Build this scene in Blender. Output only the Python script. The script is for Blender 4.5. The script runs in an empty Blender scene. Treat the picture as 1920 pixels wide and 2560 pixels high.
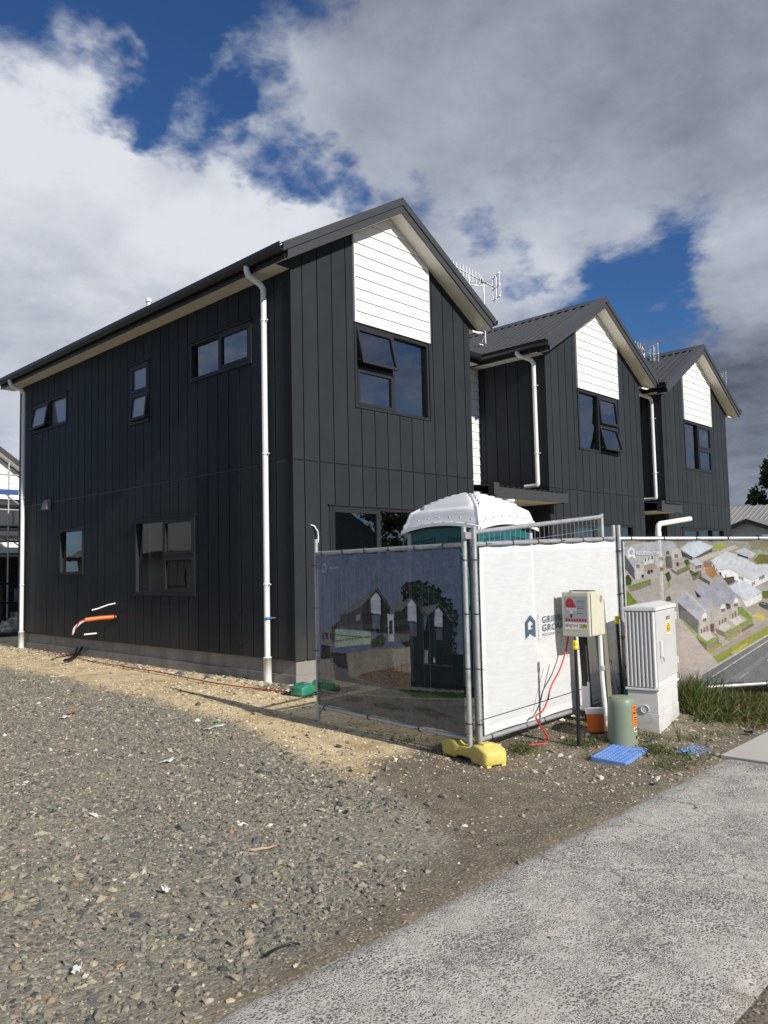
import bpy, bmesh, math, random
import numpy as np
from mathutils import Vector, Matrix
random.seed(7); RNG = np.random.default_rng(7)
S = bpy.context.scene
COL = S.collection
rad = math.radians

# ------------------------------------------------------------------ camera
CAM = Vector((-6.6226, -8.0462, 1.5242))
YAW, PITCH, ROLL, FPX = 0.80517, 0.072539, -0.022316, 1933.0      # FPX: focal length in pixels of the 1920 px wide photograph
cF = Vector((math.sin(YAW)*math.cos(PITCH), math.cos(YAW)*math.cos(PITCH), math.sin(PITCH)))
_r = Vector((math.cos(YAW), -math.sin(YAW), 0)); _u = _r.cross(cF)
cR = _r*math.cos(ROLL) + _u*math.sin(ROLL); cU = -_r*math.sin(ROLL) + _u*math.cos(ROLL)
cam = bpy.data.cameras.new('camera'); cam.sensor_fit = 'HORIZONTAL'; cam.sensor_width = 36; cam.lens = 36*FPX/1920
cam.clip_start = .05; cam.clip_end = 2000
camo = bpy.data.objects.new('camera', cam); COL.objects.link(camo)
camo.matrix_world = Matrix(((cR.x, cU.x, -cF.x, CAM.x), (cR.y, cU.y, -cF.y, CAM.y), (cR.z, cU.z, -cF.z, CAM.z), (0, 0, 0, 1)))
S.camera = camo
S.cycles.max_bounces = 6; S.cycles.diffuse_bounces = 3; S.cycles.glossy_bounces = 3; S.cycles.caustics_reflective = False; S.cycles.caustics_refractive = False
S.view_settings.view_transform = 'Standard'; S.view_settings.look = 'None'
S.view_settings.exposure = 0.0; S.view_settings.gamma = 1; S.view_settings.use_curve_mapping = False
def pdir(x, y):                       # photograph pixel (1920 x 2560) -> direction
    return (cF + cR*((x-960)/FPX) - cU*((y-1280)/FPX)).normalized()
def ray_plane(x, y, o, n):
    d = pdir(x, y); return CAM + d*((Vector(o)-CAM).dot(Vector(n))/d.dot(Vector(n)))

# ------------------------------------------------------------------ sun
SUN_AZ, SUN_EL = rad(-4.0), rad(29.0)    # azimuth from -y, negative towards -x
sun_dir = Vector((math.sin(SUN_AZ)*math.cos(SUN_EL), -math.cos(SUN_AZ)*math.cos(SUN_EL), math.sin(SUN_EL)))
sl = bpy.data.lights.new('sun', 'SUN'); sl.energy = 5.0; sl.angle = rad(.53); sl.color = (1, .94, .85)
slo = bpy.data.objects.new('sun', sl); COL.objects.link(slo); slo.rotation_euler = sun_dir.to_track_quat('Z', 'Y').to_euler()
slo.location = (0, 0, 30)

# ------------------------------------------------------------------ sky
W = bpy.data.worlds.new('World'); S.world = W; W.use_nodes = True
nt = W.node_tree; nt.nodes.clear()
def N(tree, kind, **kw):
    n = tree.nodes.new(kind)
    for k, v in kw.items(): setattr(n, k, v)
    return n
def build_sky():
    L = nt.links.new
    out = N(nt, 'ShaderNodeOutputWorld'); bg = N(nt, 'ShaderNodeBackground'); L(bg.outputs[0], out.inputs[0])
    sky = N(nt, 'ShaderNodeTexSky', sky_type='NISHITA'); sky.sun_disc = False
    sky.sun_elevation = SUN_EL; sky.sun_rotation = math.atan2(sun_dir.x, sun_dir.y)
    sky.air_density = 1.0; sky.dust_density = .3; sky.ozone_density = 3.0
    tint = N(nt, 'ShaderNodeMix', data_type='RGBA', blend_type='MULTIPLY'); tint.inputs[0].default_value = 1
    tint.inputs[7].default_value = (.036, .058, .086, 1); L(sky.outputs[0], tint.inputs[6])
    tc = N(nt, 'ShaderNodeTexCoord')
    nrm = N(nt, 'ShaderNodeVectorMath', operation='NORMALIZE'); L(tc.outputs['Generated'], nrm.inputs[0])
    # flat cloud layer: direction / (elevation + c)
    sp = N(nt, 'ShaderNodeSeparateXYZ'); L(nrm.outputs[0], sp.inputs[0])
    zc = N(nt, 'ShaderNodeMath', operation='MAXIMUM'); L(sp.outputs[2], zc.inputs[0]); zc.inputs[1].default_value = 0.0
    za = N(nt, 'ShaderNodeMath', operation='ADD'); L(zc.outputs[0], za.inputs[0]); za.inputs[1].default_value = .28
    dv = N(nt, 'ShaderNodeVectorMath', operation='DIVIDE'); L(nrm.outputs[0], dv.inputs[0])
    cz = N(nt, 'ShaderNodeCombineXYZ')
    for i in range(3): L(za.outputs[0], cz.inputs[i])
    L(cz.outputs[0], dv.inputs[1])
    def noise(scale, detail, rough, w=0.0, src=None, dist=0.0):
        n = N(nt, 'ShaderNodeTexNoise', noise_dimensions='4D'); n.inputs['Scale'].default_value = scale
        n.inputs['Detail'].default_value = detail; n.inputs['Roughness'].default_value = rough; n.inputs['W'].default_value = w
        n.inputs['Distortion'].default_value = dist
        L((src or dv).outputs[0], n.inputs['Vector']); return n
    # warped direction for the large cloud masses
    wn = noise(3.4, 5, .62, 1.3); 
    ws = N(nt, 'ShaderNodeVectorMath', operation='SUBTRACT'); L(wn.outputs['Color'], ws.inputs[0]); ws.inputs[1].default_value = (.5, .5, .5)
    wm = N(nt, 'ShaderNodeVectorMath', operation='SCALE'); L(ws.outputs[0], wm.inputs[0]); wm.inputs['Scale'].default_value = .26
    wa = N(nt, 'ShaderNodeVectorMath', operation='ADD'); L(nrm.outputs[0], wa.inputs[0]); L(wm.outputs[0], wa.inputs[1])
    wd = N(nt, 'ShaderNodeVectorMath', operation='NORMALIZE'); L(wa.outputs[0], wd.inputs[0])
    def add(a, b):
        m = N(nt, 'ShaderNodeMath', operation='ADD')
        for i, s in enumerate((a, b)):
            if isinstance(s, (int, float)): m.inputs[i].default_value = s
            else: L(s, m.inputs[i])
        return m.outputs[0]
    def mul(a, b):
        m = N(nt, 'ShaderNodeMath', operation='MULTIPLY')
        for i, s in enumerate((a, b)):
            if isinstance(s, (int, float)): m.inputs[i].default_value = s
            else: L(s, m.inputs[i])
        return m.outputs[0]
    def blobs(lst, base):
        acc = base
        for (x, y, r, w) in lst:
            d = pdir(x*1.1573, y*1.1573)
            dt = N(nt, 'ShaderNodeVectorMath', operation='DOT_PRODUCT'); L(wd.outputs[0], dt.inputs[0]); dt.inputs[1].default_value = d
            mr = N(nt, 'ShaderNodeMapRange', interpolation_type='SMOOTHSTEP'); L(dt.outputs['Value'], mr.inputs[0])
            a = r/1670.0
            mr.inputs[1].default_value = math.cos(a*1.85); mr.inputs[2].default_value = 1.0
            mr.inputs[3].default_value = 0; mr.inputs[4].default_value = w*.9
            acc = add(acc, mr.outputs[0])
        return acc
    n1 = noise(2.6, 9, .60, 4.1, dist=.25)
    n2 = noise(7.5, 9, .66, 2.7, dist=.35)
    n4 = noise(24, 6, .65, 5.5, dist=.3)
    base = add(add(mul(add(n1.outputs['Fac'], -.5), 1.1), mul(add(n2.outputs['Fac'], -.5), 1.85)), mul(add(n4.outputs['Fac'], -.5), .75))
    cov = blobs([(40, 330, 200, .75), (230, 350, 200, .7), (420, 430, 190, .65), (560, 560, 170, .7), (120, 640, 280, .7), (660, 540, 70, .35), (380, 620, 220, .45),
                 (900, 120, 260, .7), (1320, 150, 420, .75), (1520, 400, 200, .5), (1060, 330, 200, .55), (780, 230, 110, .5), (900, 330, 90, .25),
                 (1130, 610, 100, .5), (1640, 600, 90, .6), (1640, 930, 280, .7), (1250, 470, 90, .25), (960, 530, 60, .35), (1480, 800, 120, .25),
                 (150, 100, 75, .55), (230, 130, 50, .5), (525, 165, 80, .9), (400, 120, 60, .25), (600, 70, 60, .5), (700, 400, 60, -.45), (800, 435, 60, -.4), (930, 470, 60, -.35), (1180, 560, 50, -.3),
                 (60, 20, 170, -1.0), (260, 50, 190, -.95), (440, 90, 160, -.95), (560, 20, 110, -.6), (330, 185, 60, -.4), (570, 265, 75, -1.0), (490, 235, 50, -.5), (655, 350, 55, -.7), (735, 400, 55, -1.15),
                 (870, 425, 60, -1.0), (990, 490, 65, -1.1), (1090, 545, 60, -1.1), (1390, 540, 115, -.85), (1290, 640, 125, -.85), (1500, 620, 115, -.75), (1430, 700, 110, -.4)],
                add(base, .18))
    fac = N(nt, 'ShaderNodeMapRange', interpolation_type='SMOOTHSTEP'); L(cov, fac.inputs[0])
    fac.inputs[1].default_value = -.36; fac.inputs[2].default_value = .78; fac.inputs[3].default_value = 0; fac.inputs[4].default_value = .985
    # cloud light: sunlit flanks against grey undersides
    n3 = noise(3.2, 7, .6, 9.2, dist=.3)
    br = blobs([(60, 290, 220, .24), (330, 390, 250, .30), (620, 490, 120, .26), (560, 640, 170, .12), (20, 930, 120, .4), (1100, 590, 110, .22), (1630, 590, 110, .36), (1300, 520, 120, .16),
                (900, 250, 300, -.05), (1450, 250, 330, -.06), (20, 740, 220, -.12), (60, 520, 220, .14), (1640, 1000, 330, -.26), (1500, 780, 160, -.10), (1560, 60, 160, -.05)],
               add(mul(add(n3.outputs['Fac'], -.5), .75), mul(add(n2.outputs['Fac'], -.5), .30)))
    br = add(br, .475)
    cr = N(nt, 'ShaderNodeValToRGB'); L(br, cr.inputs[0])
    el = cr.color_ramp.elements
    el[0].position = .0; el[0].color = (.080, .094, .125, 1)
    el[1].position = .95; el[1].color = (.74, .77, .83, 1)
    e = el.new(.30); e.color = (.24, .27, .335, 1)
    e = el.new(.55); e.color = (.42, .46, .54, 1)
    mx = N(nt, 'ShaderNodeMix', data_type='RGBA'); L(fac.outputs[0], mx.inputs[0]); L(tint.outputs[2], mx.inputs[6]); L(cr.outputs[0], mx.inputs[7])
    L(mx.outputs[2], bg.inputs[0]); bg.inputs[1].default_value = 1.0
build_sky()
W.cycles.sampling_method = 'MANUAL'; W.cycles.sample_map_resolution = 256

# ------------------------------------------------------------------ materials
def lin(c):
    c = c/255.0
    return c/12.92 if c <= .04045 else ((c+.055)/1.055)**2.4
def C(r, g, b): return (lin(r), lin(g), lin(b), 1)
MATS = {}
def mat(name, col, rough=.55, metal=0.0, var=.0, vs=6.0, bump=0.0, bs=60.0, spec=.5, dirt=None, ds=3.0, damt=.5, attr=None, coat=0.0, stretch=None, rnd=0.0):
    """Principled material; noise varies its colour (var), mixes in a dirt colour and gives fine relief."""
    if name in MATS: return MATS[name]
    m = bpy.data.materials.new(name); m.use_nodes = True; t = m.node_tree; L = t.links.new
    b = t.nodes['Principled BSDF']; b.inputs['Roughness'].default_value = rough; b.inputs['Metallic'].default_value = metal
    b.inputs['Specular IOR Level'].default_value = spec; b.inputs['Coat Weight'].default_value = coat
    b.inputs['Base Color'].default_value = col
    src = None
    if attr:
        a = N(t, 'ShaderNodeAttribute', attribute_name=attr); src = a.outputs['Color']
    tc = N(t, 'ShaderNodeTexCoord'); vec = tc.outputs['Object']
    if stretch:
        mp = N(t, 'ShaderNodeMapping'); mp.inputs['Scale'].default_value = stretch; L(vec, mp.inputs[0]); vec = mp.outputs[0]
    if var > 0:
        n = N(t, 'ShaderNodeTexNoise'); n.inputs['Scale'].default_value = vs; n.inputs['Detail'].default_value = 6; n.inputs['Roughness'].default_value = .65; L(vec, n.inputs['Vector'])
        r = N(t, 'ShaderNodeMapRange'); L(n.outputs['Fac'], r.inputs[0]); r.inputs[1].default_value = .25; r.inputs[2].default_value = .75
        r.inputs[3].default_value = 1-var; r.inputs[4].default_value = 1+var
        mx = N(t, 'ShaderNodeMix', data_type='RGBA', blend_type='MULTIPLY'); mx.inputs[0].default_value = 1
        if src: L(src, mx.inputs[6])
        else: mx.inputs[6].default_value = col
        cc = N(t, 'ShaderNodeCombineColor'); 
        for i in range(3): L(r.outputs[0], cc.inputs[i])
        L(cc.outputs[0], mx.inputs[7]); src = mx.outputs[2]
    if rnd > 0:
        oi = N(t, 'ShaderNodeObjectInfo'); r = N(t, 'ShaderNodeMapRange'); L(oi.outputs['Random'], r.inputs[0]); r.inputs[3].default_value = 1-rnd; r.inputs[4].default_value = 1+rnd
        mx = N(t, 'ShaderNodeMix', data_type='RGBA', blend_type='MULTIPLY'); mx.inputs[0].default_value = 1
        if src: L(src, mx.inputs[6])
        else: mx.inputs[6].default_value = col
        cc = N(t, 'ShaderNodeCombineColor')
        for i in range(3): L(r.outputs[0], cc.inputs[i])
        L(cc.outputs[0], mx.inputs[7]); src = mx.outputs[2]
    if dirt:
        n = N(t, 'ShaderNodeTexNoise'); n.inputs['Scale'].default_value = ds; n.inputs['Detail'].default_value = 8; n.inputs['Roughness'].default_value = .7; L(vec, n.inputs['Vector'])
        r = N(t, 'ShaderNodeMapRange'); L(n.outputs['Fac'], r.inputs[0]); r.inputs[1].default_value = .48; r.inputs[2].default_value = .72; r.inputs[4].default_value = damt
        mx = N(t, 'ShaderNodeMix', data_type='RGBA'); L(r.outputs[0], mx.inputs[0])
        if src: L(src, mx.inputs[6])
        else: mx.inputs[6].default_value = col
        mx.inputs[7].default_value = dirt; src = mx.outputs[2]
    if src: L(src, b.inputs['Base Color'])
    if bump > 0:
        n = N(t, 'ShaderNodeTexNoise'); n.inputs['Scale'].default_value = bs; n.inputs['Detail'].default_value = 5; L(vec, n.inputs['Vector'])
        bp = N(t, 'ShaderNodeBump'); bp.inputs['Strength'].default_value = bump; bp.inputs['Distance'].default_value = .01; L(n.outputs['Fac'], bp.inputs['Height']); L(bp.outputs[0], b.inputs['Normal'])
    MATS[name] = m; return m
def glass_mat(name, tint=(.62, .66, .66, 1), ior=2.9, rough=0.0, milk=0.0):
    if name in MATS: return MATS[name]
    m = bpy.data.materials.new(name); m.use_nodes = True; t = m.node_tree; t.nodes.clear(); L = t.links.new
    o = N(t, 'ShaderNodeOutputMaterial'); tr = N(t, 'ShaderNodeBsdfTransparent'); tr.inputs[0].default_value = tint
    gl = N(t, 'ShaderNodeBsdfGlossy'); gl.inputs['Roughness'].default_value = rough; gl.inputs[0].default_value = (.92, .96, 1, 1)
    fr = N(t, 'ShaderNodeFresnel'); fr.inputs[0].default_value = ior
    nz = N(t, 'ShaderNodeTexNoise'); nz.inputs['Scale'].default_value = 1.6; tc = N(t, 'ShaderNodeTexCoord'); L(tc.outputs['Object'], nz.inputs['Vector'])
    bp = N(t, 'ShaderNodeBump'); bp.inputs['Strength'].default_value = .03; bp.inputs['Distance'].default_value = .05; L(nz.outputs['Fac'], bp.inputs['Height']); L(bp.outputs[0], gl.inputs['Normal'])
    ge = N(t, 'ShaderNodeNewGeometry'); iv = N(t, 'ShaderNodeMath', operation='SUBTRACT'); iv.inputs[0].default_value = 1; L(ge.outputs['Backfacing'], iv.inputs[1])
    fm = N(t, 'ShaderNodeMath', operation='MULTIPLY'); L(fr.outputs[0], fm.inputs[0]); L(iv.outputs[0], fm.inputs[1])
    mx = N(t, 'ShaderNodeMixShader'); L(fm.outputs[0], mx.inputs[0]); L(gl.outputs[0], mx.inputs[2])
    if milk > 0:
        df = N(t, 'ShaderNodeBsdfDiffuse'); df.inputs[0].default_value = (.30, .33, .36, 1)
        m2 = N(t, 'ShaderNodeMixShader'); m2.inputs[0].default_value = milk; L(tr.outputs[0], m2.inputs[1]); L(df.outputs[0], m2.inputs[2]); L(m2.outputs[0], mx.inputs[1])
    else: L(tr.outputs[0], mx.inputs[1])
    L(mx.outputs[0], o.inputs[0]); MATS[name] = m; return m
def cloth_mat(name, see=.2):
    """Printed mesh fabric: colour from the print, a share of open weave that lets the view and the light through."""
    m = bpy.data.materials.new(name); m.use_nodes = True; t = m.node_tree; t.nodes.clear(); L = t.links.new
    o = N(t, 'ShaderNodeOutputMaterial'); a = N(t, 'ShaderNodeAttribute', attribute_name='print')
    tc = N(t, 'ShaderNodeTexCoord'); wv = N(t, 'ShaderNodeTexNoise'); wv.inputs['Scale'].default_value = 9; wv.inputs['Detail'].default_value = 8
    mp = N(t, 'ShaderNodeMapping'); mp.inputs['Scale'].default_value = (1, 1, 6); L(tc.outputs['Object'], mp.inputs[0]); L(mp.outputs[0], wv.inputs['Vector'])
    r = N(t, 'ShaderNodeMapRange'); L(wv.outputs['Fac'], r.inputs[0]); r.inputs[1].default_value = .3; r.inputs[2].default_value = .7; r.inputs[3].default_value = .93; r.inputs[4].default_value = 1.04
    cc = N(t, 'ShaderNodeCombineColor')
    for i in range(3): L(r.outputs[0], cc.inputs[i])
    mx = N(t, 'ShaderNodeMix', data_type='RGBA', blend_type='MULTIPLY'); mx.inputs[0].default_value = 1; L(a.outputs['Color'], mx.inputs[6]); L(cc.outputs[0], mx.inputs[7])
    d = N(t, 'ShaderNodeBsdfDiffuse'); L(mx.outputs[2], d.inputs[0]); tl = N(t, 'ShaderNodeBsdfTranslucent'); L(mx.outputs[2], tl.inputs[0])
    m1 = N(t, 'ShaderNodeMixShader'); m1.inputs[0].default_value = .10; L(d.outputs[0], m1.inputs[1]); L(tl.outputs[0], m1.inputs[2])
    tr = N(t, 'ShaderNodeBsdfTransparent'); m2 = N(t, 'ShaderNodeMixShader'); m2.inputs[0].default_value = see
    L(m1.outputs[0], m2.inputs[1]); L(tr.outputs[0], m2.inputs[2]); L(m2.outputs[0], o.inputs[0]); return m

M_CLAD = mat('dark_cladding_paint', (.0305, .0360, .0410, 1), .38, var=.10, vs=1.6, bump=.08, bs=14, spec=.04, rnd=.07)
def splash(m, lo=-.30, hi=.35, amt=.10):
    """dust and splash marks on the lowest boards"""
    t = m.node_tree; L = t.links.new; b = t.nodes['Principled BSDF']; src = b.inputs['Base Color'].links[0].from_socket
    g = N(t, 'ShaderNodeNewGeometry'); sp = N(t, 'ShaderNodeSeparateXYZ'); L(g.outputs['Position'], sp.inputs[0]); n = N(t, 'ShaderNodeTexNoise'); n.inputs['Scale'].default_value = 5; n.inputs['Detail'].default_value = 8; n.inputs['Roughness'].default_value = .75; L(g.outputs['Position'], n.inputs['Vector'])
    a = N(t, 'ShaderNodeMath', operation='MULTIPLY_ADD'); L(n.outputs['Fac'], a.inputs[0]); a.inputs[1].default_value = -1.1; L(sp.outputs[2], a.inputs[2])
    r = N(t, 'ShaderNodeMapRange'); L(a.outputs[0], r.inputs[0]); r.inputs[1].default_value = lo; r.inputs[2].default_value = hi; r.inputs[3].default_value = amt; r.inputs[4].default_value = 0
    x = N(t, 'ShaderNodeMix', data_type='RGBA'); L(r.outputs[0], x.inputs[0]); L(src, x.inputs[6]); x.inputs[7].default_value = (.26, .21, .145, 1); L(x.outputs[2], b.inputs['Base Color'])
splash(M_CLAD)
M_BACK = mat('building_wrap_black', (.012, .012, .013, 1), .9)
M_WHITE = mat('white_weatherboard_paint', (.78, .78, .76, 1), .5, var=.03, vs=3, bump=.05, bs=20, rnd=.02)
M_SOFF = mat('soffit_sheet_paint', (.66, .64, .58, 1), .6, var=.05, vs=2)
M_METAL = mat('charcoal_roof_metal', (.050, .050, .053, 1), .38, var=.06, vs=2.5, spec=.5)
M_GUT = mat('black_gutter_metal', (.018, .018, .020, 1), .35)
M_FRAME = mat('window_frame_powdercoat', (.026, .0275, .031, 1), .45, spec=.2)
M_PVC = mat('white_pvc', (.82, .82, .82, 1), .3, var=.02, vs=8)
M_CONC = mat('foundation_concrete', (.27, .255, .23, 1), .85, var=.20, vs=2.5, bump=.3, bs=35, dirt=(.13, .12, .105, 1), ds=2.3, damt=.75, stretch=(1, 1, .45))
M_GLASS = glass_mat('window_glass')
M_FROST = glass_mat('frosted_glass', tint=(.35, .38, .40, 1), ior=2.3, rough=.06, milk=.55)
M_ROOM = mat('room_plaster', (.45, .44, .41, 1), .8)
M_ROOMF = mat('room_floor', (.12, .10, .08, 1), .8)
M_GALV = mat('galvanised_steel', (.52, .53, .54, 1), .42, .55, var=.18, vs=9, dirt=(.22, .19, .16, 1), ds=14, damt=.45, bump=.1, bs=60)
M_WIRE = mat('galvanised_wire', (.42, .42, .42, 1), .45, .5)
M_BLACK = mat('black_plastic', (.010, .010, .011, 1), .4)

# ------------------------------------------------------------------ mesh helpers
class MB:
    def __init__(s): s.v = []; s.f = []; s.sm = []
    def add(s, vs, fs, smooth=False):
        o = len(s.v); s.v += [tuple(v) for v in vs]; s.f += [tuple(i+o for i in f) for f in fs]; s.sm += [smooth]*len(fs); return s
    def box(s, x0, x1, y0, y1, z0, z1):
        return s.add([(x0, y0, z0), (x1, y0, z0), (x1, y1, z0), (x0, y1, z0), (x0, y0, z1), (x1, y0, z1), (x1, y1, z1), (x0, y1, z1)],
                     [(0, 3, 2, 1), (4, 5, 6, 7), (0, 1, 5, 4), (1, 2, 6, 5), (2, 3, 7, 6), (3, 0, 4, 7)])
    def prism(s, bottom, top):          # two matching loops
        n = len(bottom); f = [tuple(range(n-1, -1, -1)), tuple(range(n, 2*n))] + [(i, (i+1) % n, n+(i+1) % n, n+i) for i in range(n)]
        return s.add(list(bottom)+list(top), f)
    def bbox(s, x0, x1, y0, y1, z0, z1, c):   # box with chamfered vertical and top edges
        p = lambda i: [(x0+c-i, y0+i), (x0+c, y0+i)]
        def ring(d, z):
            return [(x0+c, y0+d, z), (x1-c, y0+d, z), (x1-d, y0+c, z), (x1-d, y1-c, z), (x1-c, y1-d, z), (x0+c, y1-d, z), (x0+d, y1-c, z), (x0+d, y0+c, z)]
        rs = [ring(0, z0), ring(0, z1-c), ring(c*.9, z1)]
        v = sum(rs, []); f = [tuple(range(7, -1, -1)), tuple(range(16, 24))]
        for k in range(2):
            for i in range(8): f.append((k*8+i, k*8+(i+1) % 8, k*8+8+(i+1) % 8, k*8+8+i))
        return s.add(v, f)
    def tube(s, pts, r, n=10, caps=True, smooth=True):
        P = [Vector(p) for p in pts]; rs = list(r) if isinstance(r, (list, tuple)) else [r]*len(P)
        if len(P) > 2:
            Q, q = [P[0]], [rs[0]]
            for i in range(1, len(P)):
                d = P[i]-P[i-1]; m = max(rs)*1.2
                if d.length > 5*m:
                    for k in ((m, d.length-m) if i > 1 and i < len(P)-1 else ((m,) if i > 1 else (d.length-m,))): Q.append(P[i-1]+d.normalized()*k); q.append(rs[i-1]+(rs[i]-rs[i-1])*k/d.length)
                Q.append(P[i]); q.append(rs[i])
            P, rs = Q, q
        base = len(s.v); up = None
        for i, p in enumerate(P):
            t = ((P[i]-P[i-1]).normalized() if i else Vector((0, 0, 0))) + ((P[i+1]-P[i]).normalized() if i < len(P)-1 else Vector((0, 0, 0)))
            t = t.normalized() if t.length > 1e-6 else (P[-1]-P[0]).normalized()
            if up is None: up = Vector((0, 0, 1)) if abs(t.z) < .9 else Vector((1, 0, 0))
            a = (up - t*up.dot(t)).normalized(); b = t.cross(a); up = a
            k = 1.0
            if 0 < i < len(P)-1:
                c = (P[i]-P[i-1]).normalized().dot((P[i+1]-P[i]).normalized()); k = 1/max(.6, math.sqrt((1+c)/2))
            for j in range(n):
                w = 2*math.pi*j/n; s.v.append(tuple(p + (a*math.cos(w)+b*math.sin(w))*rs[i]*k))
        for i in range(len(P)-1):
            for j in range(n):
                s.f.append((base+i*n+j, base+i*n+(j+1) % n, base+(i+1)*n+(j+1) % n, base+(i+1)*n+j)); s.sm.append(smooth)
        if caps:
            e = len(s.v); s.v += s.v[base:base+n]+s.v[base+(len(P)-1)*n:base+len(P)*n]      # caps keep their own vertices so that the sides shade round
            s.f.append(tuple(e+n-1-j for j in range(n))); s.f.append(tuple(e+n+j for j in range(n))); s.sm += [False, False]
        return s
    def lathe(s, prof, n=24, c=(0, 0), smooth=True):
        base = len(s.v)
        for r, z in prof:
            for j in range(n):
                w = 2*math.pi*j/n; s.v.append((c[0]+r*math.cos(w), c[1]+r*math.sin(w), z))
        for i in range(len(prof)-1):
            for j in range(n):
                s.f.append((base+i*n+j, base+i*n+(j+1) % n, base+(i+1)*n+(j+1) % n, base+(i+1)*n+j)); s.sm.append(smooth)
        m = len(prof); e = len(s.v); s.v += s.v[base:base+n]+s.v[base+(m-1)*n:base+m*n]
        s.f.append(tuple(e+n-1-j for j in range(n))); s.sm.append(False)
        s.f.append(tuple(e+n+j for j in range(n))); s.sm.append(False); return s
    def weld(s):
        idx = {}; mp = []; nv = []
        for v in s.v:
            k = tuple(round(c, 5) for c in v)
            if k not in idx: idx[k] = len(nv); nv.append(v)
            mp.append(idx[k])
        s.v = nv; s.f = [tuple(mp[i] for i in f) for f in s.f]; return s
    def mesh(s, name):
        m = bpy.data.meshes.new(name); m.from_pydata(s.v, [], s.f); m.polygons.foreach_set('use_smooth', s.sm); m.update(); return m
    def build(s, name, material, parent=None, world=False, bevel=0.0):
        o = bpy.data.objects.new(name, s.mesh(name)); COL.objects.link(o)
        if material: o.data.materials.append(material)
        if name == 'pane':
            bm = bmesh.new(); bm.from_mesh(o.data); bmesh.ops.recalc_face_normals(bm, faces=bm.faces); bm.to_mesh(o.data); bm.free()
        if parent: link_child(o, parent, world)
        if bevel:
            b = o.modifiers.new('bevel', 'BEVEL'); b.width = bevel; b.segments = 2; b.limit_method = 'ANGLE'
        return o
WINV = {}
def link_child(o, parent, world):
    o.parent = parent
    if world: o.matrix_parent_inverse = WINV.get(parent.name, Matrix.Identity(4))
def tag(o, label=None, cat=None, group=None, kind=None):
    for k, v in (('label', label), ('category', cat), ('group', group), ('kind', kind)):
        if v: o[k] = v
    return o
def thing(name, loc, label, cat, group=None, rz=0.0):
    o = bpy.data.objects.new(name, None); COL.objects.link(o); o.location = loc; o.rotation_euler = (0, 0, rz); o.empty_display_size = .2
    WINV[o.name] = (Matrix.Translation(Vector(loc)) @ Matrix.Rotation(rz, 4, 'Z')).inverted()
    return tag(o, label, cat, group)
class Plane:
    """u runs along the wall, v is height, n stands out from it."""
    def __init__(s, o, u, n): s.o = Vector(o); s.u = Vector(u); s.n = Vector(n)
    def p(s, u, v, n=0.0): return s.o + s.u*u + Vector((0, 0, v)) + s.n*n
def pbox(mb, pl, u0, u1, v0, v1, n0, n1):
    return mb.prism([pl.p(u0, v0, n0), pl.p(u1, v0, n0), pl.p(u1, v1, n0), pl.p(u0, v1, n0)], [pl.p(u0, v0, n1), pl.p(u1, v0, n1), pl.p(u1, v1, n1), pl.p(u0, v1, n1)])
def ppoly(mb, pl, poly, n0, n1):
    f = n1 if callable(n1) else (lambda u, v: n1)
    return mb.prism([pl.p(u, v, n0) for u, v in poly], [pl.p(u, v, f(u, v)) for u, v in poly])
def clip(poly, a, b, c):             # keep a*u + b*v <= c
    out = []
    for i in range(len(poly)):
        p, q = poly[i], poly[(i+1) % len(poly)]; dp = a*p[0]+b*p[1]-c; dq = a*q[0]+b*q[1]-c
        if dp <= 0: out.append(p)
        if dp*dq < 0: t = dp/(dp-dq); out.append((p[0]+(q[0]-p[0])*t, p[1]+(q[1]-p[1])*t))
    return out
FONT = None
def text_part(name, s, size, material, parent, mtx, align='LEFT', sx=1.0, ext=0.0, world=True, space=1.0):
    cu = bpy.data.curves.new(name, 'FONT'); cu.body = s; cu.size = size; cu.align_x = align; cu.extrude = ext; cu.resolution_u = 3; cu.space_character = space
    tmp = bpy.data.objects.new(name, cu); COL.objects.link(tmp)
    me = bpy.data.meshes.new_from_object(tmp.evaluated_get(bpy.context.evaluated_depsgraph_get()))
    bpy.data.objects.remove(tmp); bpy.data.curves.remove(cu)
    me.transform(mtx @ Matrix.Diagonal((sx, 1, 1, 1)))
    o = bpy.data.objects.new(name, me); COL.objects.link(o); me.materials.clear(); me.materials.append(material)
    if parent: link_child(o, parent, world)
    return o
def basis(o, x, y, z):
    return Matrix(((x[0], y[0], z[0], o[0]), (x[1], y[1], z[1], o[1]), (x[2], y[2], z[2], o[2]), (0, 0, 0, 1)))
# ------------------------------------------------------------------ the three joined town houses
ZB, ZBELLY, ZSOF, ZAP, SL = .32, 3.02, 5.66, 6.99, .592      # cladding foot, storey joint, eave soffit, underside of apex, roof slope
LEN, OVH, PITCHB = 9.41, .30, .279
def wall_columns(u0, u1, vlo, top, holes, extra=()):
    br = sorted({u0, u1, *[h[i] for h in holes for i in (0, 1) if u0 < h[i] < u1], *[e for e in extra if u0 < e < u1]})
    out = []
    for a, b in zip(br, br[1:]):
        if b-a < 1e-4: continue
        mid = (a+b)/2; iv = [(vlo, None)]
        for h in sorted([h for h in holes if h[0] <= mid <= h[1]], key=lambda h: h[2]):
            nv = []
            for lo, hi in iv:
                H = hi if hi is not None else 99
                if h[3] <= lo or h[2] >= H: nv.append((lo, hi)); continue
                if h[2] > lo: nv.append((lo, h[2]))
                if h[3] < H: nv.append((h[3], hi))
            iv = nv
        for lo, hi in iv:
            ta, tb = (top(a), top(b)) if hi is None else (min(hi, top(a)), min(hi, top(b)))
            if max(ta, tb) <= lo+1e-4: continue
            out.append([(a, lo), (b, lo), (b, max(tb, lo+1e-4)), (a, max(ta, lo+1e-4))])
    return out
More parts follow.
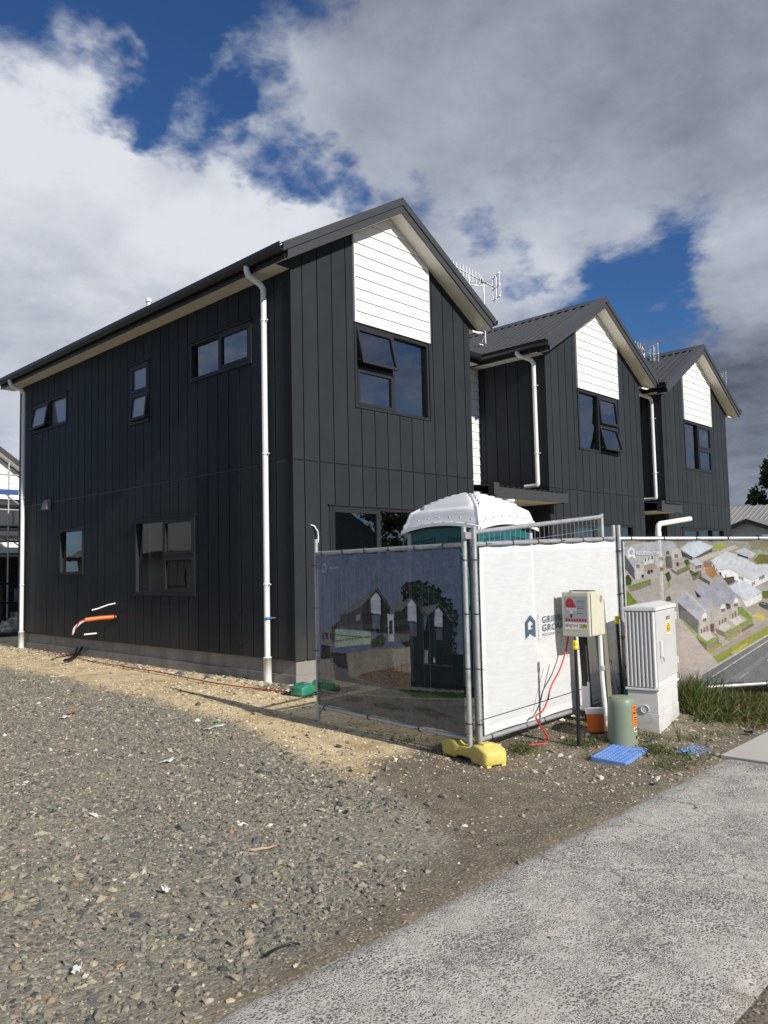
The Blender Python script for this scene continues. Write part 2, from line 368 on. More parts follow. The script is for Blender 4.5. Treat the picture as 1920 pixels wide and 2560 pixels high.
def clad_wall(name, pl, u0, u1, grooves, top, holes, parent, extra=(), vlo=ZB, split=True):
    """Backing wall with openings, and each vertical board as a piece of its own in front of it."""
    mb = MB()
    for poly in wall_columns(u0, u1, vlo, top, holes, extra): ppoly(mb, pl, poly, -.13, -.03)
    wall = mb.build(name, M_BACK, parent, True)
    edges = [u0] + [g for g in grooves if u0+.03 < g < u1-.03] + [u1]
    bands = [(vlo, ZBELLY-.010, False), (ZBELLY+.010, None, True)] if split else [(vlo, None, True)]
    for a, b in zip(edges, edges[1:]):
        for lo, hi, isup in bands:
            tp = top if hi is None else (lambda u, hi=hi: min(hi, top(u)))
            g = .0078; todo = wall_columns(a+(g if a > u0 else 0), b-(g if b < u1 else 0), lo, tp, holes, extra)
            while todo:                                 # pieces above and below an opening are boards of their own
                grp = [todo.pop(0)]; grew = True
                while grew:
                    grew = False
                    for q in list(todo):
                        if any((abs(q[0][0]-r[1][0]) < 1e-5 or abs(q[1][0]-r[0][0]) < 1e-5) and q[0][1] < r[2][1] and r[0][1] < q[2][1] for r in grp): grp.append(q); todo.remove(q); grew = True
                mb = MB(); d = RNG.uniform(-.0008, .0008)
                for poly in grp: ppoly(mb, pl, poly, -.022, d)
                mb.weld().build('board', M_CLAD, wall, True)
    if split:
        mb = MB(); pbox(mb, pl, u0, u1, ZBELLY-.0098, ZBELLY+.0098, -.028, -.012); mb.build('belly_flashing', M_GUT, parent, True)
    return wall
def bars(mb, pl, u0, u1, v0, v1, w, n0, n1):
    pbox(mb, pl, u0, u0+w, v0, v1, n0, n1); pbox(mb, pl, u1-w, u1, v0, v1, n0, n1)
    pbox(mb, pl, u0+w, u1-w, v0, v0+w, n0, n1); pbox(mb, pl, u0+w, u1-w, v1-w, v1, n0, n1)
def window(parent, pl, u0, u1, v0, v1, cells, label=None, flash=True, name='window'):
    """cells: (ua, ub, va, vb, kind, opening angle in degrees, glass)"""
    mb = MB(); bars(mb, pl, u0, u1, v0, v1, .042, -.12, .014)
    us = sorted({c[0] for c in cells} | {c[1] for c in cells}); 
    for c in cells:
        if c[1] < u1-.01 and any(d[0] == c[1] for d in cells): pbox(mb, pl, c[1]-.024, c[1]+.024, max(v0+.042, c[2]), min(v1-.042, c[3]), -.10, .010)
        if c[3] < v1-.01: pbox(mb, pl, max(u0+.042, c[0]+.024), min(u1-.042, c[1]-.024), c[3]-.024, c[3]+.024, -.10, .010)
    if flash:
        pbox(mb, pl, u0-.03, u1+.03, v1+.001, v1+.016, -.02, .034); pbox(mb, pl, u0-.01, u1+.01, v0-.018, v0-.001, -.02, .022)
    w = mb.build(name, M_FRAME, parent, True)
    if label: w['label'] = label
    for (ua, ub, va, vb, kind, ang, gm) in cells:
        a = ua+(.045 if ua <= u0+.01 else .026); b = ub-(.045 if ub >= u1-.01 else .026)
        lo = va+(.045 if va <= v0+.01 else .026); hi = vb-(.045 if vb >= v1-.01 else .026)
        if kind == 'fixed':
            mb = MB(); pbox(mb, pl, a-.004, b+.004, lo-.004, hi+.004, -.055, -.049); mb.build('pane', gm, w, True)
        else:
            ca, sa = math.cos(rad(ang)), math.sin(rad(ang))
            def q(u, v, n): d = hi-v; return pl.p(u, hi-d*ca+n*sa*.0, n*ca+d*sa)
            class Q:                                # plane tilted about the sash head
                @staticmethod
                def p(u, v, n=0.0): return q(u, v, n)
            mb = MB(); bars(mb, Q, a, b, lo, hi, .045, -.03, .018); mb.build('sash', M_FRAME, w, True)
            mb = MB(); pbox(mb, Q, a+.043, b-.043, lo+.043, hi-.043, -.014, -.008); mb.build('pane', gm, w, True)
            if ang > 2:
                for uu in (a+.05, b-.05):
                    mb = MB(); mb.tube([pl.p(uu, lo+.12, -.03), q(uu, lo+.03, -.02)], .007, 6); mb.build('stay', M_GALV, w, True)
    return w
def ribbed(mb, P0, P1, P2, pitch=.19, h=.028):
    """sheet from the edge P0-P1 up along (P2-P0); ribs run up the slope"""
    P0, P1, P2 = map(Vector, (P0, P1, P2)); e = P1-P0; n = int(e.length/pitch); e.normalize(); up = P2-P0
    nz = e.cross(up).normalized(); nz = nz if nz.z > 0 else -nz
    prof = []
    for k in range(n+1):
        for d, hh in ((0, 0), (.118, 0), (.134, h), (.162, h), (.178, 0)):
            t = k*pitch+d
            if t <= (P1-P0).length: prof.append((t, hh))
    prof.append(((P1-P0).length, 0))
    o = len(mb.v)
    for t, hh in prof:
        for q in (P0, P2): mb.v.append(tuple(q+e*t+nz*hh))
    for i in range(len(prof)-1):
        mb.f.append((o+2*i, o+2*i+2, o+2*i+3, o+2*i+1)); mb.sm.append(False)
def gutter(mb, x, s, y0, y1, z):
    """box-round gutter along y, s = outward sign"""
    pr = [(0, .0), (.02, -.035), (.07, -.045), (.105, -.03), (.125, .0), (.13, .065), (.122, .065), (.117, .005), (.10, -.02), (.02, -.02), (.008, .07), (0, .07)]
    mb.prism([(x+s*a, y0, z+b) for a, b in pr], [(x+s*a, y1, z+b) for a, b in pr])
def downpipe(parent, pts, r, brackets, bdir, socket=None):
    mb = MB(); mb.tube(pts, r, 14)
    o = mb.build('downpipe', M_PVC, parent, True)
    for p in brackets:
        p = Vector(p); b = MB(); b.lathe([(r+.004, p.z-.014), (r+.007, p.z-.012), (r+.007, p.z+.012), (r+.004, p.z+.014)], 14, (p.x, p.y))
        q = p+Vector(bdir)*(r+.045); b.tube([p+Vector(bdir)*r*.8, q], .010, 6); b.build('bracket', M_PVC, o, True)
    if socket:
        p, z0, z1, rr = socket; b = MB(); b.lathe([(rr, z0), (rr, z1-.01), (rr+.005, z1-.01), (rr+.005, z1), (r, z1+.006)], 16, p); b.build('socket', M_PVC, o, True)
    return o
def unit(x0, x1, label, pan, win, flip, door, angs, first=False):
    xc = (x0+x1)/2; top = lambda x: ZAP-SL*abs(x-xc)
    h = thing('town_house', (x0, 0, 0), label, 'house')
    F = Plane((0, 0, 0), (1, 0, 0), (0, -1, 0))
    wu0, wu1, wv0, wv1 = win; du0, du1, dv0, dv1 = door
    holes = [(pan[0], pan[1], wv0, 99), (du0, du1, dv0, dv1)]
    gr = [x0+.2+PITCHB*k for k in range(20)]
    clad_wall('front_wall', F, x0, x1, gr, lambda u: top(u)-.004, holes, h, extra=(xc,))
    # boxed eave ends beside the gable
    for s, xe in ((-1, x0), (1, x1)):
        mb = MB(); e = xe+s*.285
        ppoly(mb, F, [(xe+s*.004, ZSOF), (e, ZSOF), (e, max(ZSOF+.002, top(e)-.004)), (xe+s*.004, top(xe)-.004)], -.02, 0); mb.build('eave_end', M_CLAD, h, True)
    # white gable weatherboards, each its own board
    mb = MB(); back = clip(clip([(pan[0], wv1+.03), (pan[1], wv1+.03), (pan[1], 8), (pan[0], 8)], SL, 1, ZAP+SL*xc-.004), -SL, 1, ZAP-SL*xc-.004)
    ppoly(mb, F, back, -.13, -.02); gp = mb.build('gable_panel', M_BACK, h, True)
    z = wv1+.025; k = 0
    while z < ZAP:
        poly = [(pan[0]+.018, z), (pan[1]-.018, z), (pan[1]-.018, z+.170), (pan[0]+.018, z+.170)]
        poly = clip(clip(poly, SL, 1, ZAP+SL*xc-.006), -SL, 1, ZAP-SL*xc-.006)
        if len(poly) > 2 and max(p[1] for p in poly)-z > .01:
            mb = MB(); ppoly(mb, F, poly, -.02, lambda u, v, z=z: .030-.016*(v-z)/.17); mb.build('weatherboard', M_WHITE, gp, True)
        z += .1745
    for a in (pan[0], pan[1]-.018):
        mb = MB(); ppoly(mb, F, [(a, wv1+.022), (a+.018, wv1+.022), (a+.018, top(a+.018)-.01), (a, top(a)-.01)], -.02, .036); mb.build('side_trim', M_WHITE, gp, True)
    # windows
    um = (wu0+wu1)/2; vm = wv0+(wv1-wv0)*.485
    if flip: cells = [(wu0, um, wv0, wv1, 'fixed', 0, M_GLASS), (um, wu1, wv0, vm, 'sash', angs[0], M_GLASS), (um, wu1, vm, wv1, 'sash', angs[1], M_GLASS)]
    else: cells = [(um, wu1, wv0, wv1, 'fixed', 0, M_GLASS), (wu0, um, wv0, vm, 'sash', angs[0], M_GLASS), (wu0, um, vm, wv1, 'sash', angs[1], M_GLASS)]
    window(h, F, wu0, wu1, wv0, wv1, cells, flash=False)
    dm = du0+(du1-du0)*.37; dn = du0+(du1-du0)*.70
    window(h, F, du0, du1, dv0, dv1, [(du0, dm, dv0, dv1, 'sash', 0, M_GLASS), (dm, dn, dv0, dv1, 'fixed', 0, M_GLASS), (dn, du1, dv0, dv1, 'fixed', 0, M_GLASS)], name='sliding_door')
    # rooms behind the glass
    mb = MB(); mb.box(x0+.15, x1-.15, .14, LEN-.2, ZBELLY-.22, ZBELLY-.02); mb.box(x0+.15, x1-.15, .14, LEN-.2, .26, .33); mb.build('floor_slab', M_ROOMF, h, True)
    mb = MB(); mb.box(x0+.15, x1-.15, 4.0, 4.1, .34, ZBELLY-.23); mb.box(x0+.15, x1-.15, 3.1, 3.2, ZBELLY, 5.5); mb.box(x0+.14, x1-.14, .14, LEN-.2, 5.52, 5.6)
    mb.box(x1-.14, x1-.11, .14, 4, .34, 5.5)
    mb.build('interior_wall', M_ROOM, h, True)
    # slab foundation with its footing ledge
    mb = MB(); mb.box(x0+.035, x1-.035, .035, LEN-.03, -.25, ZB-.002); mb.build('foundation', M_CONC, h, True)
    mb = MB(); mb.box(x0+.005, x1-.005, .005, LEN, -.25, .125); mb.build('footing', M_CONC, h, True)
    # plain far walls
    mb = MB()
    if not first: mb.box(x0+.03, x0+.12, 1.66, LEN-.1, ZB, ZSOF+.05)
    mb.box(x1-.10, x1-.002, .03, LEN-.1, ZB, ZSOF+.05); mb.build('side_wall', M_CLAD, h, True)
    B = Plane((0, LEN, 0), (1, 0, 0), (0, 1, 0)); mb = MB()
    ppoly(mb, B, [(x0, ZB), (x1, ZB), (x1, top(x1)), (xc, ZAP), (x0, top(x0))], -.09, 0); mb.build('rear_wall', M_CLAD, h, True)
    # roof
    ya, yb = -OVH, LEN+OVH; hw = (x1-x0)/2; xe0, xe1 = x0-.34, x1+.34; rt = lambda x: top(x)+.185
    mb = MB(); ribbed(mb, (xe0, ya+.01, rt(xe0)), (xe0, yb, rt(xe0)), (xc, ya+.01, ZAP+.185)); ribbed(mb, (xe1, ya+.01, rt(xe1)), (xe1, yb, rt(xe1)), (xc, ya+.01, ZAP+.185))
    roof = mb.build('roof', M_METAL, h, True)
    mb = MB(); w = .17                                     # ridge capping
    pr = [(-w, -SL*w+.034), (-.02, .034-SL*.02+.012), (0, .055), (.02, .034-SL*.02+.012), (w, -SL*w+.034), (w, -SL*w+.024), (0, .032), (-w, -SL*w+.024)]
    mb.prism([(xc+a, ya-.02, ZAP+.185+b) for a, b in pr], [(xc+a, yb, ZAP+.185+b) for a, b in pr]); mb.build('ridge_cap', M_METAL, roof, True)
    for s in (-1, 1):
        xe = xe0 if s < 0 else xe1; xb = (x0-.285) if s < 0 else (x1+.285); G = Plane((0, ya, 0), (1, 0, 0), (0, -1, 0))
        mb = MB(); ppoly(mb, G, [(xc, ZAP), (xb, top(xb)), (xb, top(xb)+.122), (xc, ZAP+.122)], -.025, 0); mb.build('barge_board', M_METAL, roof, True)
        x2 = xe+s*.03; mb = MB()
        ppoly(mb, G, [(xc, ZAP+.124), (x2, top(x2)+.124), (x2, top(x2)+.245), (xc, ZAP+.245)], -.012, .018)
        # flange of the capping folded over the sheet
        ppoly(mb, G, [(xc, ZAP+.238), (x2, top(x2)+.238), (x2, top(x2)+.245), (xc, ZAP+.245)], -.20, -.013)
        mb.build('barge_cap', M_METAL, roof, True)
        mb = MB(); ppoly(mb, G, [(xc, ZAP-.001), (xb, top(xb)-.001), (xb, top(xb)+.009), (xc, ZAP+.009)], -.298, -.027); mb.build('gable_soffit', M_SOFF, roof, True)
        xw, xo = (x0-.001, x0-.285) if s < 0 else (x1+.001, x1+.285)
        mb = MB(); mb.box(min(xw, xo), max(xw, xo), .001, yb, ZSOF, ZSOF+.01); mb.build('eave_soffit', M_SOFF, roof, True)
        mb = MB(); a, b = (xo-.02, xo) if s < 0 else (xo, xo+.02); mb.box(a, b, .001-.25, yb, ZSOF-.012, ZSOF+.15); mb.build('fascia', M_GUT, roof, True)
        mb = MB(); gutter(mb, xo+s*.021, s, ya-.01, yb, ZSOF+.10); mb.build('gutter', M_GUT, roof, True)
    return h
HA = unit(0.0, 3.99, 'dark town house with the long side wall, wall cables and the nearest sliding door', (1.19, 2.90), (1.19, 2.86, 3.89, 5.15), False, (.64, 3.34, .36, 2.42), (0, 13), True)
HB = unit(6.41, 10.47, 'dark town house in the middle of the row of three gables', (7.60, 9.38), (7.61, 9.32, 3.89, 5.15), True, (7.17, 9.86, .36, 2.36), (15, 5))
HC = unit(11.65, 15.84, 'dark town house at the far end of the row, beside the grey-roofed bungalow', (12.93, 14.73), (12.93, 14.68, 3.89, 5.15), True, (12.53, 15.28, .36, 2.38), (0, 0))
# long side wall of the first house
LW = Plane((0, 0, 0), (0, 1, 0), (-1, 0, 0))
wins = {'a': (7.01, 8.68, 4.56, 5.16), 'b': (3.80, 4.44, 4.13, 5.16), 'c': (.90, 2.51, 4.54, 5.15), 'd': (6.26, 7.30, 1.55, 2.42), 'e': (2.40, 4.27, 1.18, 2.42)}
clad_wall('left_wall', LW, .024, LEN, [.09+PITCHB*k for k in range(40)], lambda u: ZSOF-.004, list(wins.values()), HA)
def wn(k, cells, **kw):
    u0, u1, v0, v1 = wins[k]; window(HA, LW, u0, u1, v0, v1, [(u0+(u1-u0)*a, u0+(u1-u0)*b, v0+(v1-v0)*c, v0+(v1-v0)*d, t, g, m) for a, b, c, d, t, g, m in cells], **kw)
wn('a', [(0, .5, 0, 1, 'fixed', 0, M_FROST), (.5, 1, 0, 1, 'sash', 10, M_FROST)])
wn('b', [(0, 1, 0, .5, 'sash', 6, M_FROST), (0, 1, .5, 1, 'sash', 0, M_FROST)])
wn('c', [(0, .5, 0, 1, 'sash', 0, M_GLASS), (.5, 1, 0, 1, 'fixed', 0, M_GLASS)])
wn('d', [(0, 1, 0, 1, 'fixed', 0, M_GLASS)])
wn('e', [(0, .5, 0, .5, 'sash', 0, M_GLASS), (0, .5, .5, 1, 'sash', 0, M_GLASS), (.5, 1, 0, 1, 'fixed', 0, M_GLASS)])
mb = MB(); mb.box(-.012, .012, -.012, .012, ZB, ZSOF); HAc = mb.build('corner_trim', M_CLAD, HA, True)
# wall vent, tap and the loose services on the side wall
mb = MB(); mb.prism([LW.p(7.75, 2.86, -.01), LW.p(8.02, 2.86, -.01), LW.p(8.02, 3.05, -.01), LW.p(7.96, 3.10, -.01), LW.p(7.81, 3.10, -.01), LW.p(7.75, 3.05, -.01)],
                    [LW.p(7.77, 2.88, .09), LW.p(8.00, 2.88, .09), LW.p(8.00, 3.02, .07), LW.p(7.95, 3.07, .05), LW.p(7.82, 3.07, .05), LW.p(7.77, 3.02, .07)])
mb.build('wall_vent', mat('vent_grey', (.16, .16, .16, 1), .5), HA, True)
M_CAB = mat('white_cable_sheath', (.78, .77, .74, 1), .45)
mb = MB(); mb.tube([LW.p(.43, .88, -.01), LW.p(.44, .88, .05)], .012, 8); mb.build('tap_stub', mat('brass', (.35, .26, .12, 1), .35, .8), HA, True)
mb = MB(); mb.tube([LW.p(.44, .88, .05), LW.p(.45, .875, .15)], .018, 8); mb.build('tap_cap', mat('blue_plastic_cap', (.02, .14, .45, 1), .4), HA, True)
mb = MB(); mb.tube([LW.p(4.98, .77, -.02), LW.p(5.04, .765, .25), LW.p(5.10, .745, .50)], .037, 14); mb.build('conduit', mat('orange_conduit', (.72, .16, .02, 1), .35, var=.05), HA, True)
mb = MB(); mb.tube([LW.p(4.975, .77, .0), LW.p(4.985, .77, .02)], .052, 16); mb.build('conduit_collar', M_BLACK, HA, True)
for k in range(5):
    a = RNG.uniform(-.02, .02, 6); mb = MB()
    mb.tube([LW.p(5.09, .745+a[0], .46), LW.p(5.13, .70+a[1], .58), LW.p(5.16+a[2], .60+a[3], .66), LW.p(5.16+a[4], .52+a[5], .69)], .014, 6)
    mb.build('cable_tail', M_CAB if k < 4 else mat('red_core', (.5, .03, .05, 1), .4), HA, True)
mb = MB(); mb.tube([LW.p(4.99, 1.01, -.01), LW.p(5.03, .985, .12), LW.p(5.08, .93, .27), LW.p(5.10, .905, .38)], .013, 7); mb.build('cable', M_CAB, HA, True)
mb = MB(); mb.tube([LW.p(5.71, .45, -.01), LW.p(5.74, .445, .10), LW.p(5.76, .44, .21)], .016, 7); mb.build('cable', M_CAB, HA, True)
FW = Plane((0, 0, 0), (1, 0, 0), (0, -1, 0))
mb = MB(); mb.tube([FW.p(.30, 2.14, -.01), FW.p(.335, 2.12, .03), FW.p(.375, 2.05, .05), FW.p(.385, 1.97, .05), FW.p(.37, 1.89, .06)], .010, 7); mb.build('cable', M_CAB, HA, True)
# downpipes
downpipe(HA, [(-.37, .50, 5.79), (-.37, .50, 5.68), (-.34, .50, 5.61), (-.14, .49, 5.53), (-.095, .485, 5.47), (-.095, .485, .36)], .041,
         [(-.095, .485, 5.02), (-.095, .485, 3.14), (-.095, .485, 1.34)], (0, -1, 0), ((-.095, .485), -.05, .355, .055))
downpipe(HA, [(-.37, 9.0, 5.79), (-.37, 9.0, 5.68), (-.34, 9.0, 5.61), (-.14, 8.96, 5.53), (-.095, 8.95, 5.47), (-.095, 8.95, .36)], .041,
         [(-.095, 8.95, 4.98), (-.095, 8.95, 3.2), (-.095, 8.95, 1.34)], (0, -1, 0), ((-.095, 8.95), -.05, .355, .055))
for hh, xs in ((HB, 6.41), (HC, 11.65)):
    xx = xs-.095
    downpipe(hh, [(xs-.36, .40, 5.79), (xs-.36, .40, 5.69), (xs-.33, .37, 5.64), (xs-.14, .22, 5.56), (xx, .20, 5.50), (xx, .20, 3.10), (xx, .22, 3.075), (xx, .50, 3.07)], .04,
             [(xx, .20, 5.04), (xx, .20, 3.7)], (0, -1, 0))
# link walls, their eaves and the porch roofs between the houses
def link(parent, xa, xb, ca, cb):
    R = Plane((0, 1.65, 0), (1, 0, 0), (0, -1, 0)); mb = MB(); pbox(mb, R, xa, xb, .0, ZSOF+.05, -.14, -.03); lw = mb.build('recess_wall', M_BACK, parent, True)
    z = 2.75
    while z < ZSOF-.02:
        mb = MB(); ppoly(mb, R, [(xa+.002, z), (xb-.002, z), (xb-.002, min(z+.17, ZSOF-.01)), (xa+.002, min(z+.17, ZSOF-.01))], -.025, lambda u, v, z=z: .026-.014*(v-z)/.17); mb.build('weatherboard', M_WHITE, lw, True); z += .1745
    mb = MB(); pbox(mb, R, xa+.01, xb-.01, .1, 2.70, -.03, 0); mb.build('entry_panel', M_CLAD, lw, True)
    xm = (xa+xb)/2; mb = MB(); bars(mb, R, xm-.48, xm+.48, .12, 2.3, .06, .002, .03); pbox(mb, R, xm-.41, xm+.41, .14, 2.24, .002, .014); mb.build('door', mat('door_paint', (.05, .05, .055, 1), .4), lw, True)
    mb = MB(); pbox(mb, R, xa+.02, xa+.35, .1, 2.6, .002, .03); mb.build('white_lining', M_WHITE, lw, True)
    mb = MB(); ribbed(mb, (xa, 1.22, ZSOF+.15), (xb, 1.22, ZSOF+.15), (xa, 5.0, ZSOF+.15+3.78*.45)); mb.build('link_roof', M_METAL, parent, True)
    mb = MB(); mb.box(xa+.01, xb-.31, 1.36, 1.648, ZSOF+.012, ZSOF+.022); mb.build('link_soffit', M_SOFF, parent, True)
    mb = MB(); mb.box(xa+.01, xb-.31, 1.335, 1.356, ZSOF, ZSOF+.15); mb.build('link_fascia', M_GUT, parent, True)
    mb = MB(); pr = [(0, .0), (.02, -.035), (.07, -.045), (.105, -.03), (.125, .0), (.13, .065), (.118, .065), (.10, -.02), (.02, -.02), (0, .07)]
    mb.prism([(xa+.01, 1.334-a, ZSOF+.10+b) for a, b in pr], [(xb-.42, 1.334-a, ZSOF+.10+b) for a, b in pr]); mb.build('link_gutter', M_GUT, parent, True)
    # porch roof
    mb = MB(); ribbed(mb, (xa+.01, -.30, 2.885), (cb, -.30, 2.885), (xa+.01, 1.60, 3.06), pitch=.17, h=.02); pr_ = mb.build('porch_roof', M_METAL, parent, True)
    mb = MB(); mb.box(xa+.005, cb, -.335, -.302, 2.69, 2.87); mb.box(cb-.03, cb-.002, -.30, -.02, 2.69, 2.88); mb.box(xa+.004, xa+.16, -.42, -.337, 2.72, 2.93); mb.build('porch_fascia', M_METAL, pr_, True)
    mb = MB(); mb.box(xa+.005, xb-.004, -.30, 1.60, 2.695, 2.705); mb.build('porch_soffit', M_SOFF, pr_, True)
    downpipe(parent, [(xa+.09, 1.22, 5.70), (xa+.09, 1.30, 5.6), (xa+.09, 1.55, 5.5), (xa+.09, 1.55, 3.20), (xa+.12, 1.5, 3.14), (xa+.12, 1.1, 3.12)], .04, [(xa+.09, 1.55, 4.4)], (0, 1, 0))
link(HB, 3.99, 6.41, 3.99, 6.52); link(HC, 10.47, 11.65, 10.47, 11.78)
G2 = Plane((6.41, 0, 0), (0, 1, 0), (-1, 0, 0)); clad_wall('left_wall', G2, .024, 1.62, [.09+PITCHB*k for k in range(8)], lambda u: ZSOF-.004, [], HB, vlo=.3)
G3 = Plane((11.65, 0, 0), (0, 1, 0), (-1, 0, 0)); clad_wall('left_wall', G3, .024, 1.62, [.09+PITCHB*k for k in range(8)], lambda u: ZSOF-.004, [], HC, vlo=.3)
# small vent pipe through the first roof
zr = ZAP+.185-SL*abs(1.2-1.995); mb = MB(); mb.tube([(1.2, 5.97, zr-.05), (1.2, 5.97, 7.02)], .045, 12); mb.tube([(1.2, 5.97, 7.02), (1.2, 5.97, 7.09)], [.065, .05], 12); mb.build('vent_pipe', M_PVC, HA, True)
# cable stubs under the right barge ends
for hh, xe in ((HA, 3.99), (HB, 10.47), (HC, 15.84)):
    mb = MB(); mb.tube([(xe, -.06, 5.60), (xe+.12, -.10, 5.585), (xe+.22, -.12, 5.60), (xe+.25, -.12, 5.70)], .022, 8); mb.build('overflow_pipe', M_PVC, hh, True)

# ------------------------------------------------------------------ television antennas
M_ALU = mat('antenna_aluminium', (.60, .61, .62, 1), .35, .6)
def antenna(base, zt, yaw, label, lenb=.95):
    a = thing('tv_antenna', base, label, 'antenna', None, yaw); h = zt-base[2]
    mb = MB(); mb.tube([(0, 0, -.03), (0, 0, h)], .016, 8); mb.build('mast', M_ALU, a)
    mb = MB(); mb.tube([(0, 0, -.03), (.16, 0, -.0)], .012, 6); mb.tube([(0, 0, .2), (.14, .10, 0)], .008, 6); mb.build('foot_bracket', M_ALU, a)
    t = .42; up = lambda d: h-.06+d*math.sin(t)*.95
    mb = MB(); mb.tube([(-.28*math.cos(t), 0, up(-.28)), (lenb*math.cos(t), 0, up(lenb))], .015, 6); bo = mb.build('boom', mat('antenna_boom', (.30, .30, .31, 1), .4, .5), a)
    for k in range(11):
        d = .12+k*(lenb-.13)/10; x = d*math.cos(t); L = .15-.004*k; mb = MB(); mb.tube([(x, 0, up(d)-L), (x, 0, up(d)+L)], .0085, 6); mb.build('director', M_ALU, bo)
    for s in (-1, 1):
        mb = MB(); x = -.26
        for q in (-1.5, -.5, .5, 1.5): mb.tube([(x-abs(q)*.03, s*.10+q*.055, up(-.26)-.26), (x-abs(q)*.03, s*.10+q*.055, up(-.26)+.26)], .008, 6)
        for zz in (-.26, 0, .26): mb.tube([(x-.045, s*.10-.09, up(-.26)+zz), (x-.045, s*.10+.09, up(-.26)+zz)], .012, 6)
        mb.build('reflector', M_ALU, a)
    mb = MB(); mb.box(-.06, .05, -.035, .035, up(0)-.03, up(0)+.05); mb.build('junction_box', M_BLACK, a)
    mb = MB(); mb.tube([(0, .02, up(0)-.02), (.09, .05, up(0)+.10), (.10, .05, up(0)-.05), (.02, .02, h-.3)], .007, 6); mb.build('lead', M_CAB, a)
    mb = MB(); mb.tube([(0, 0, h-.16), (.34, 0, h-.16), (.36, 0, up(.36))], .011, 6); mb.build('support_arm', M_ALU, a)
    return a
def roofz(xc, x): return ZAP+.185-SL*abs(x-xc)
antenna((7.22, 2.0, roofz(8.44, 7.22)), 7.95, rad(150), 'tv antenna on the middle house, rising beside the first gable')
antenna((13.12, 1.05, roofz(13.745, 13.12)), 7.28, rad(150), 'tv antenna on the far house, showing past the middle gable')
antenna((16.02, .35, roofz(13.745, 16.02)), 6.86, rad(150), 'tv antenna low on the outer slope of the far house')
# ------------------------------------------------------------------ ground
def sstep(a, b, x): t = np.clip((x-a)/(b-a), 0, 1); return t*t*(3-2*t)
_ph = RNG.uniform(0, 6.28, (40, 2)); _dr = RNG.uniform(0, 6.28, 40); _fr = 2**RNG.uniform(-1.6, 3.4, 40)
def wob(x, y, f0=0.0, f1=99.0):
    r = np.zeros_like(x); w = 0
    for k in range(40):
        if not f0 <= _fr[k] <= f1: continue
        a = 1/_fr[k]**.75; w += a
        r += a*np.sin(_fr[k]*(x*np.cos(_dr[k])+y*np.sin(_dr[k]))*2.2+_ph[k, 0])*np.cos(_fr[k]*(y*np.cos(_dr[k])-x*np.sin(_dr[k]))*1.3+_ph[k, 1])
    return r/max(w, 1e-6)
def height(x, y):
    near = sstep(14, 9, np.hypot(x+2, y+1))
    bank = .10*sstep(-1.1, -.35, x)*sstep(-5.40, -4.55, y)*sstep(-2.0, -3.5, y) + .03*sstep(.2, 1.6, x)*sstep(-5.55, -4.9, y)*sstep(-2, -3.5, y)
    path = sstep(-5.80, -5.71, y) + sstep(-6.93, -7.02, y); edge = np.clip(sstep(-5.75, -5.15, y)+sstep(-6.95, -7.3, y), .18, 1)
    h = (wob(x, y, .3, 2)*.035 + wob(x, y, 2, 20)*.022)*near*edge
    wall = .05*np.exp(-((x+.25)/.22)**2)*(y > -.2)*(y < 9.4)*(.5+wob(x*1.5, y*1.5))
    return bank + h - .012*near*edge + .006*(1-edge)*near + wall*near - .03*(1-np.clip(path, 0, 1))*near
BX = np.array([-2.6, -2.5, -2.33, -1.89, -1.66, -1.63, -1.6, -1.6]); BY = np.array([-4.6, -3.4, -2.57, -1.08, .54, 3.2, 6, 12])
DX = np.array([-9, -5.1, -4.7, -3.9, -3.2, -2.9, -2.6, -2.3]); DY = np.array([-5.72, -5.64, -5.56, -5.48, -5.28, -4.85, -4.1, -3.6])
def zones(x, y):
    w = wob(x, y, 0, 3)*.55 + wob(x*2, y*2, 2, 20)*.28
    tan = sstep(-.22, .22, x-np.interp(y, BY, BX)+w*.8)*sstep(-4.6, -4.0, y+w*.5)
    tan = np.maximum(tan, .55*sstep(.35, .75, wob(x*.9+3, y*.9))*sstep(-6, -2, y)*sstep(-4.6, -3.4, x))
    brown = sstep(.16, -.16, y-np.interp(x, DX, DY)+w*.45)*(x > -12)
    return np.clip(tan, 0, 1), np.clip(brown, 0, 1)
def attr_colour(me, name, arr, domain='POINT'):
    a = me.color_attributes.new(name, 'FLOAT_COLOR', domain); c = np.ones((len(arr), 4), np.float32); c[:, :arr.shape[1]] = arr; a.data.foreach_set('color', c.ravel())
def grid_mesh(name, X, Y, Z):
    ny, nx = X.shape; v = np.stack([X, Y, Z], -1).reshape(-1, 3); i = np.arange(ny*nx).reshape(ny, nx)
    q = np.stack([i[:-1, :-1], i[:-1, 1:], i[1:, 1:], i[1:, :-1]], -1).reshape(-1, 4)
    return np_mesh(name, v, q)
def np_mesh(name, v, q, smooth=True):
    me = bpy.data.meshes.new(name); k = q.shape[1]; me.vertices.add(len(v)); me.vertices.foreach_set('co', v.astype(np.float32).ravel())
    me.loops.add(q.size); me.loops.foreach_set('vertex_index', q.astype(np.int32).ravel()); me.polygons.add(len(q))
    me.polygons.foreach_set('loop_start', np.arange(0, q.size, k, dtype=np.int32)); me.polygons.foreach_set('loop_total', np.full(len(q), k, np.int32))
    me.polygons.foreach_set('use_smooth', np.full(len(q), smooth)); me.update(calc_edges=True); return me
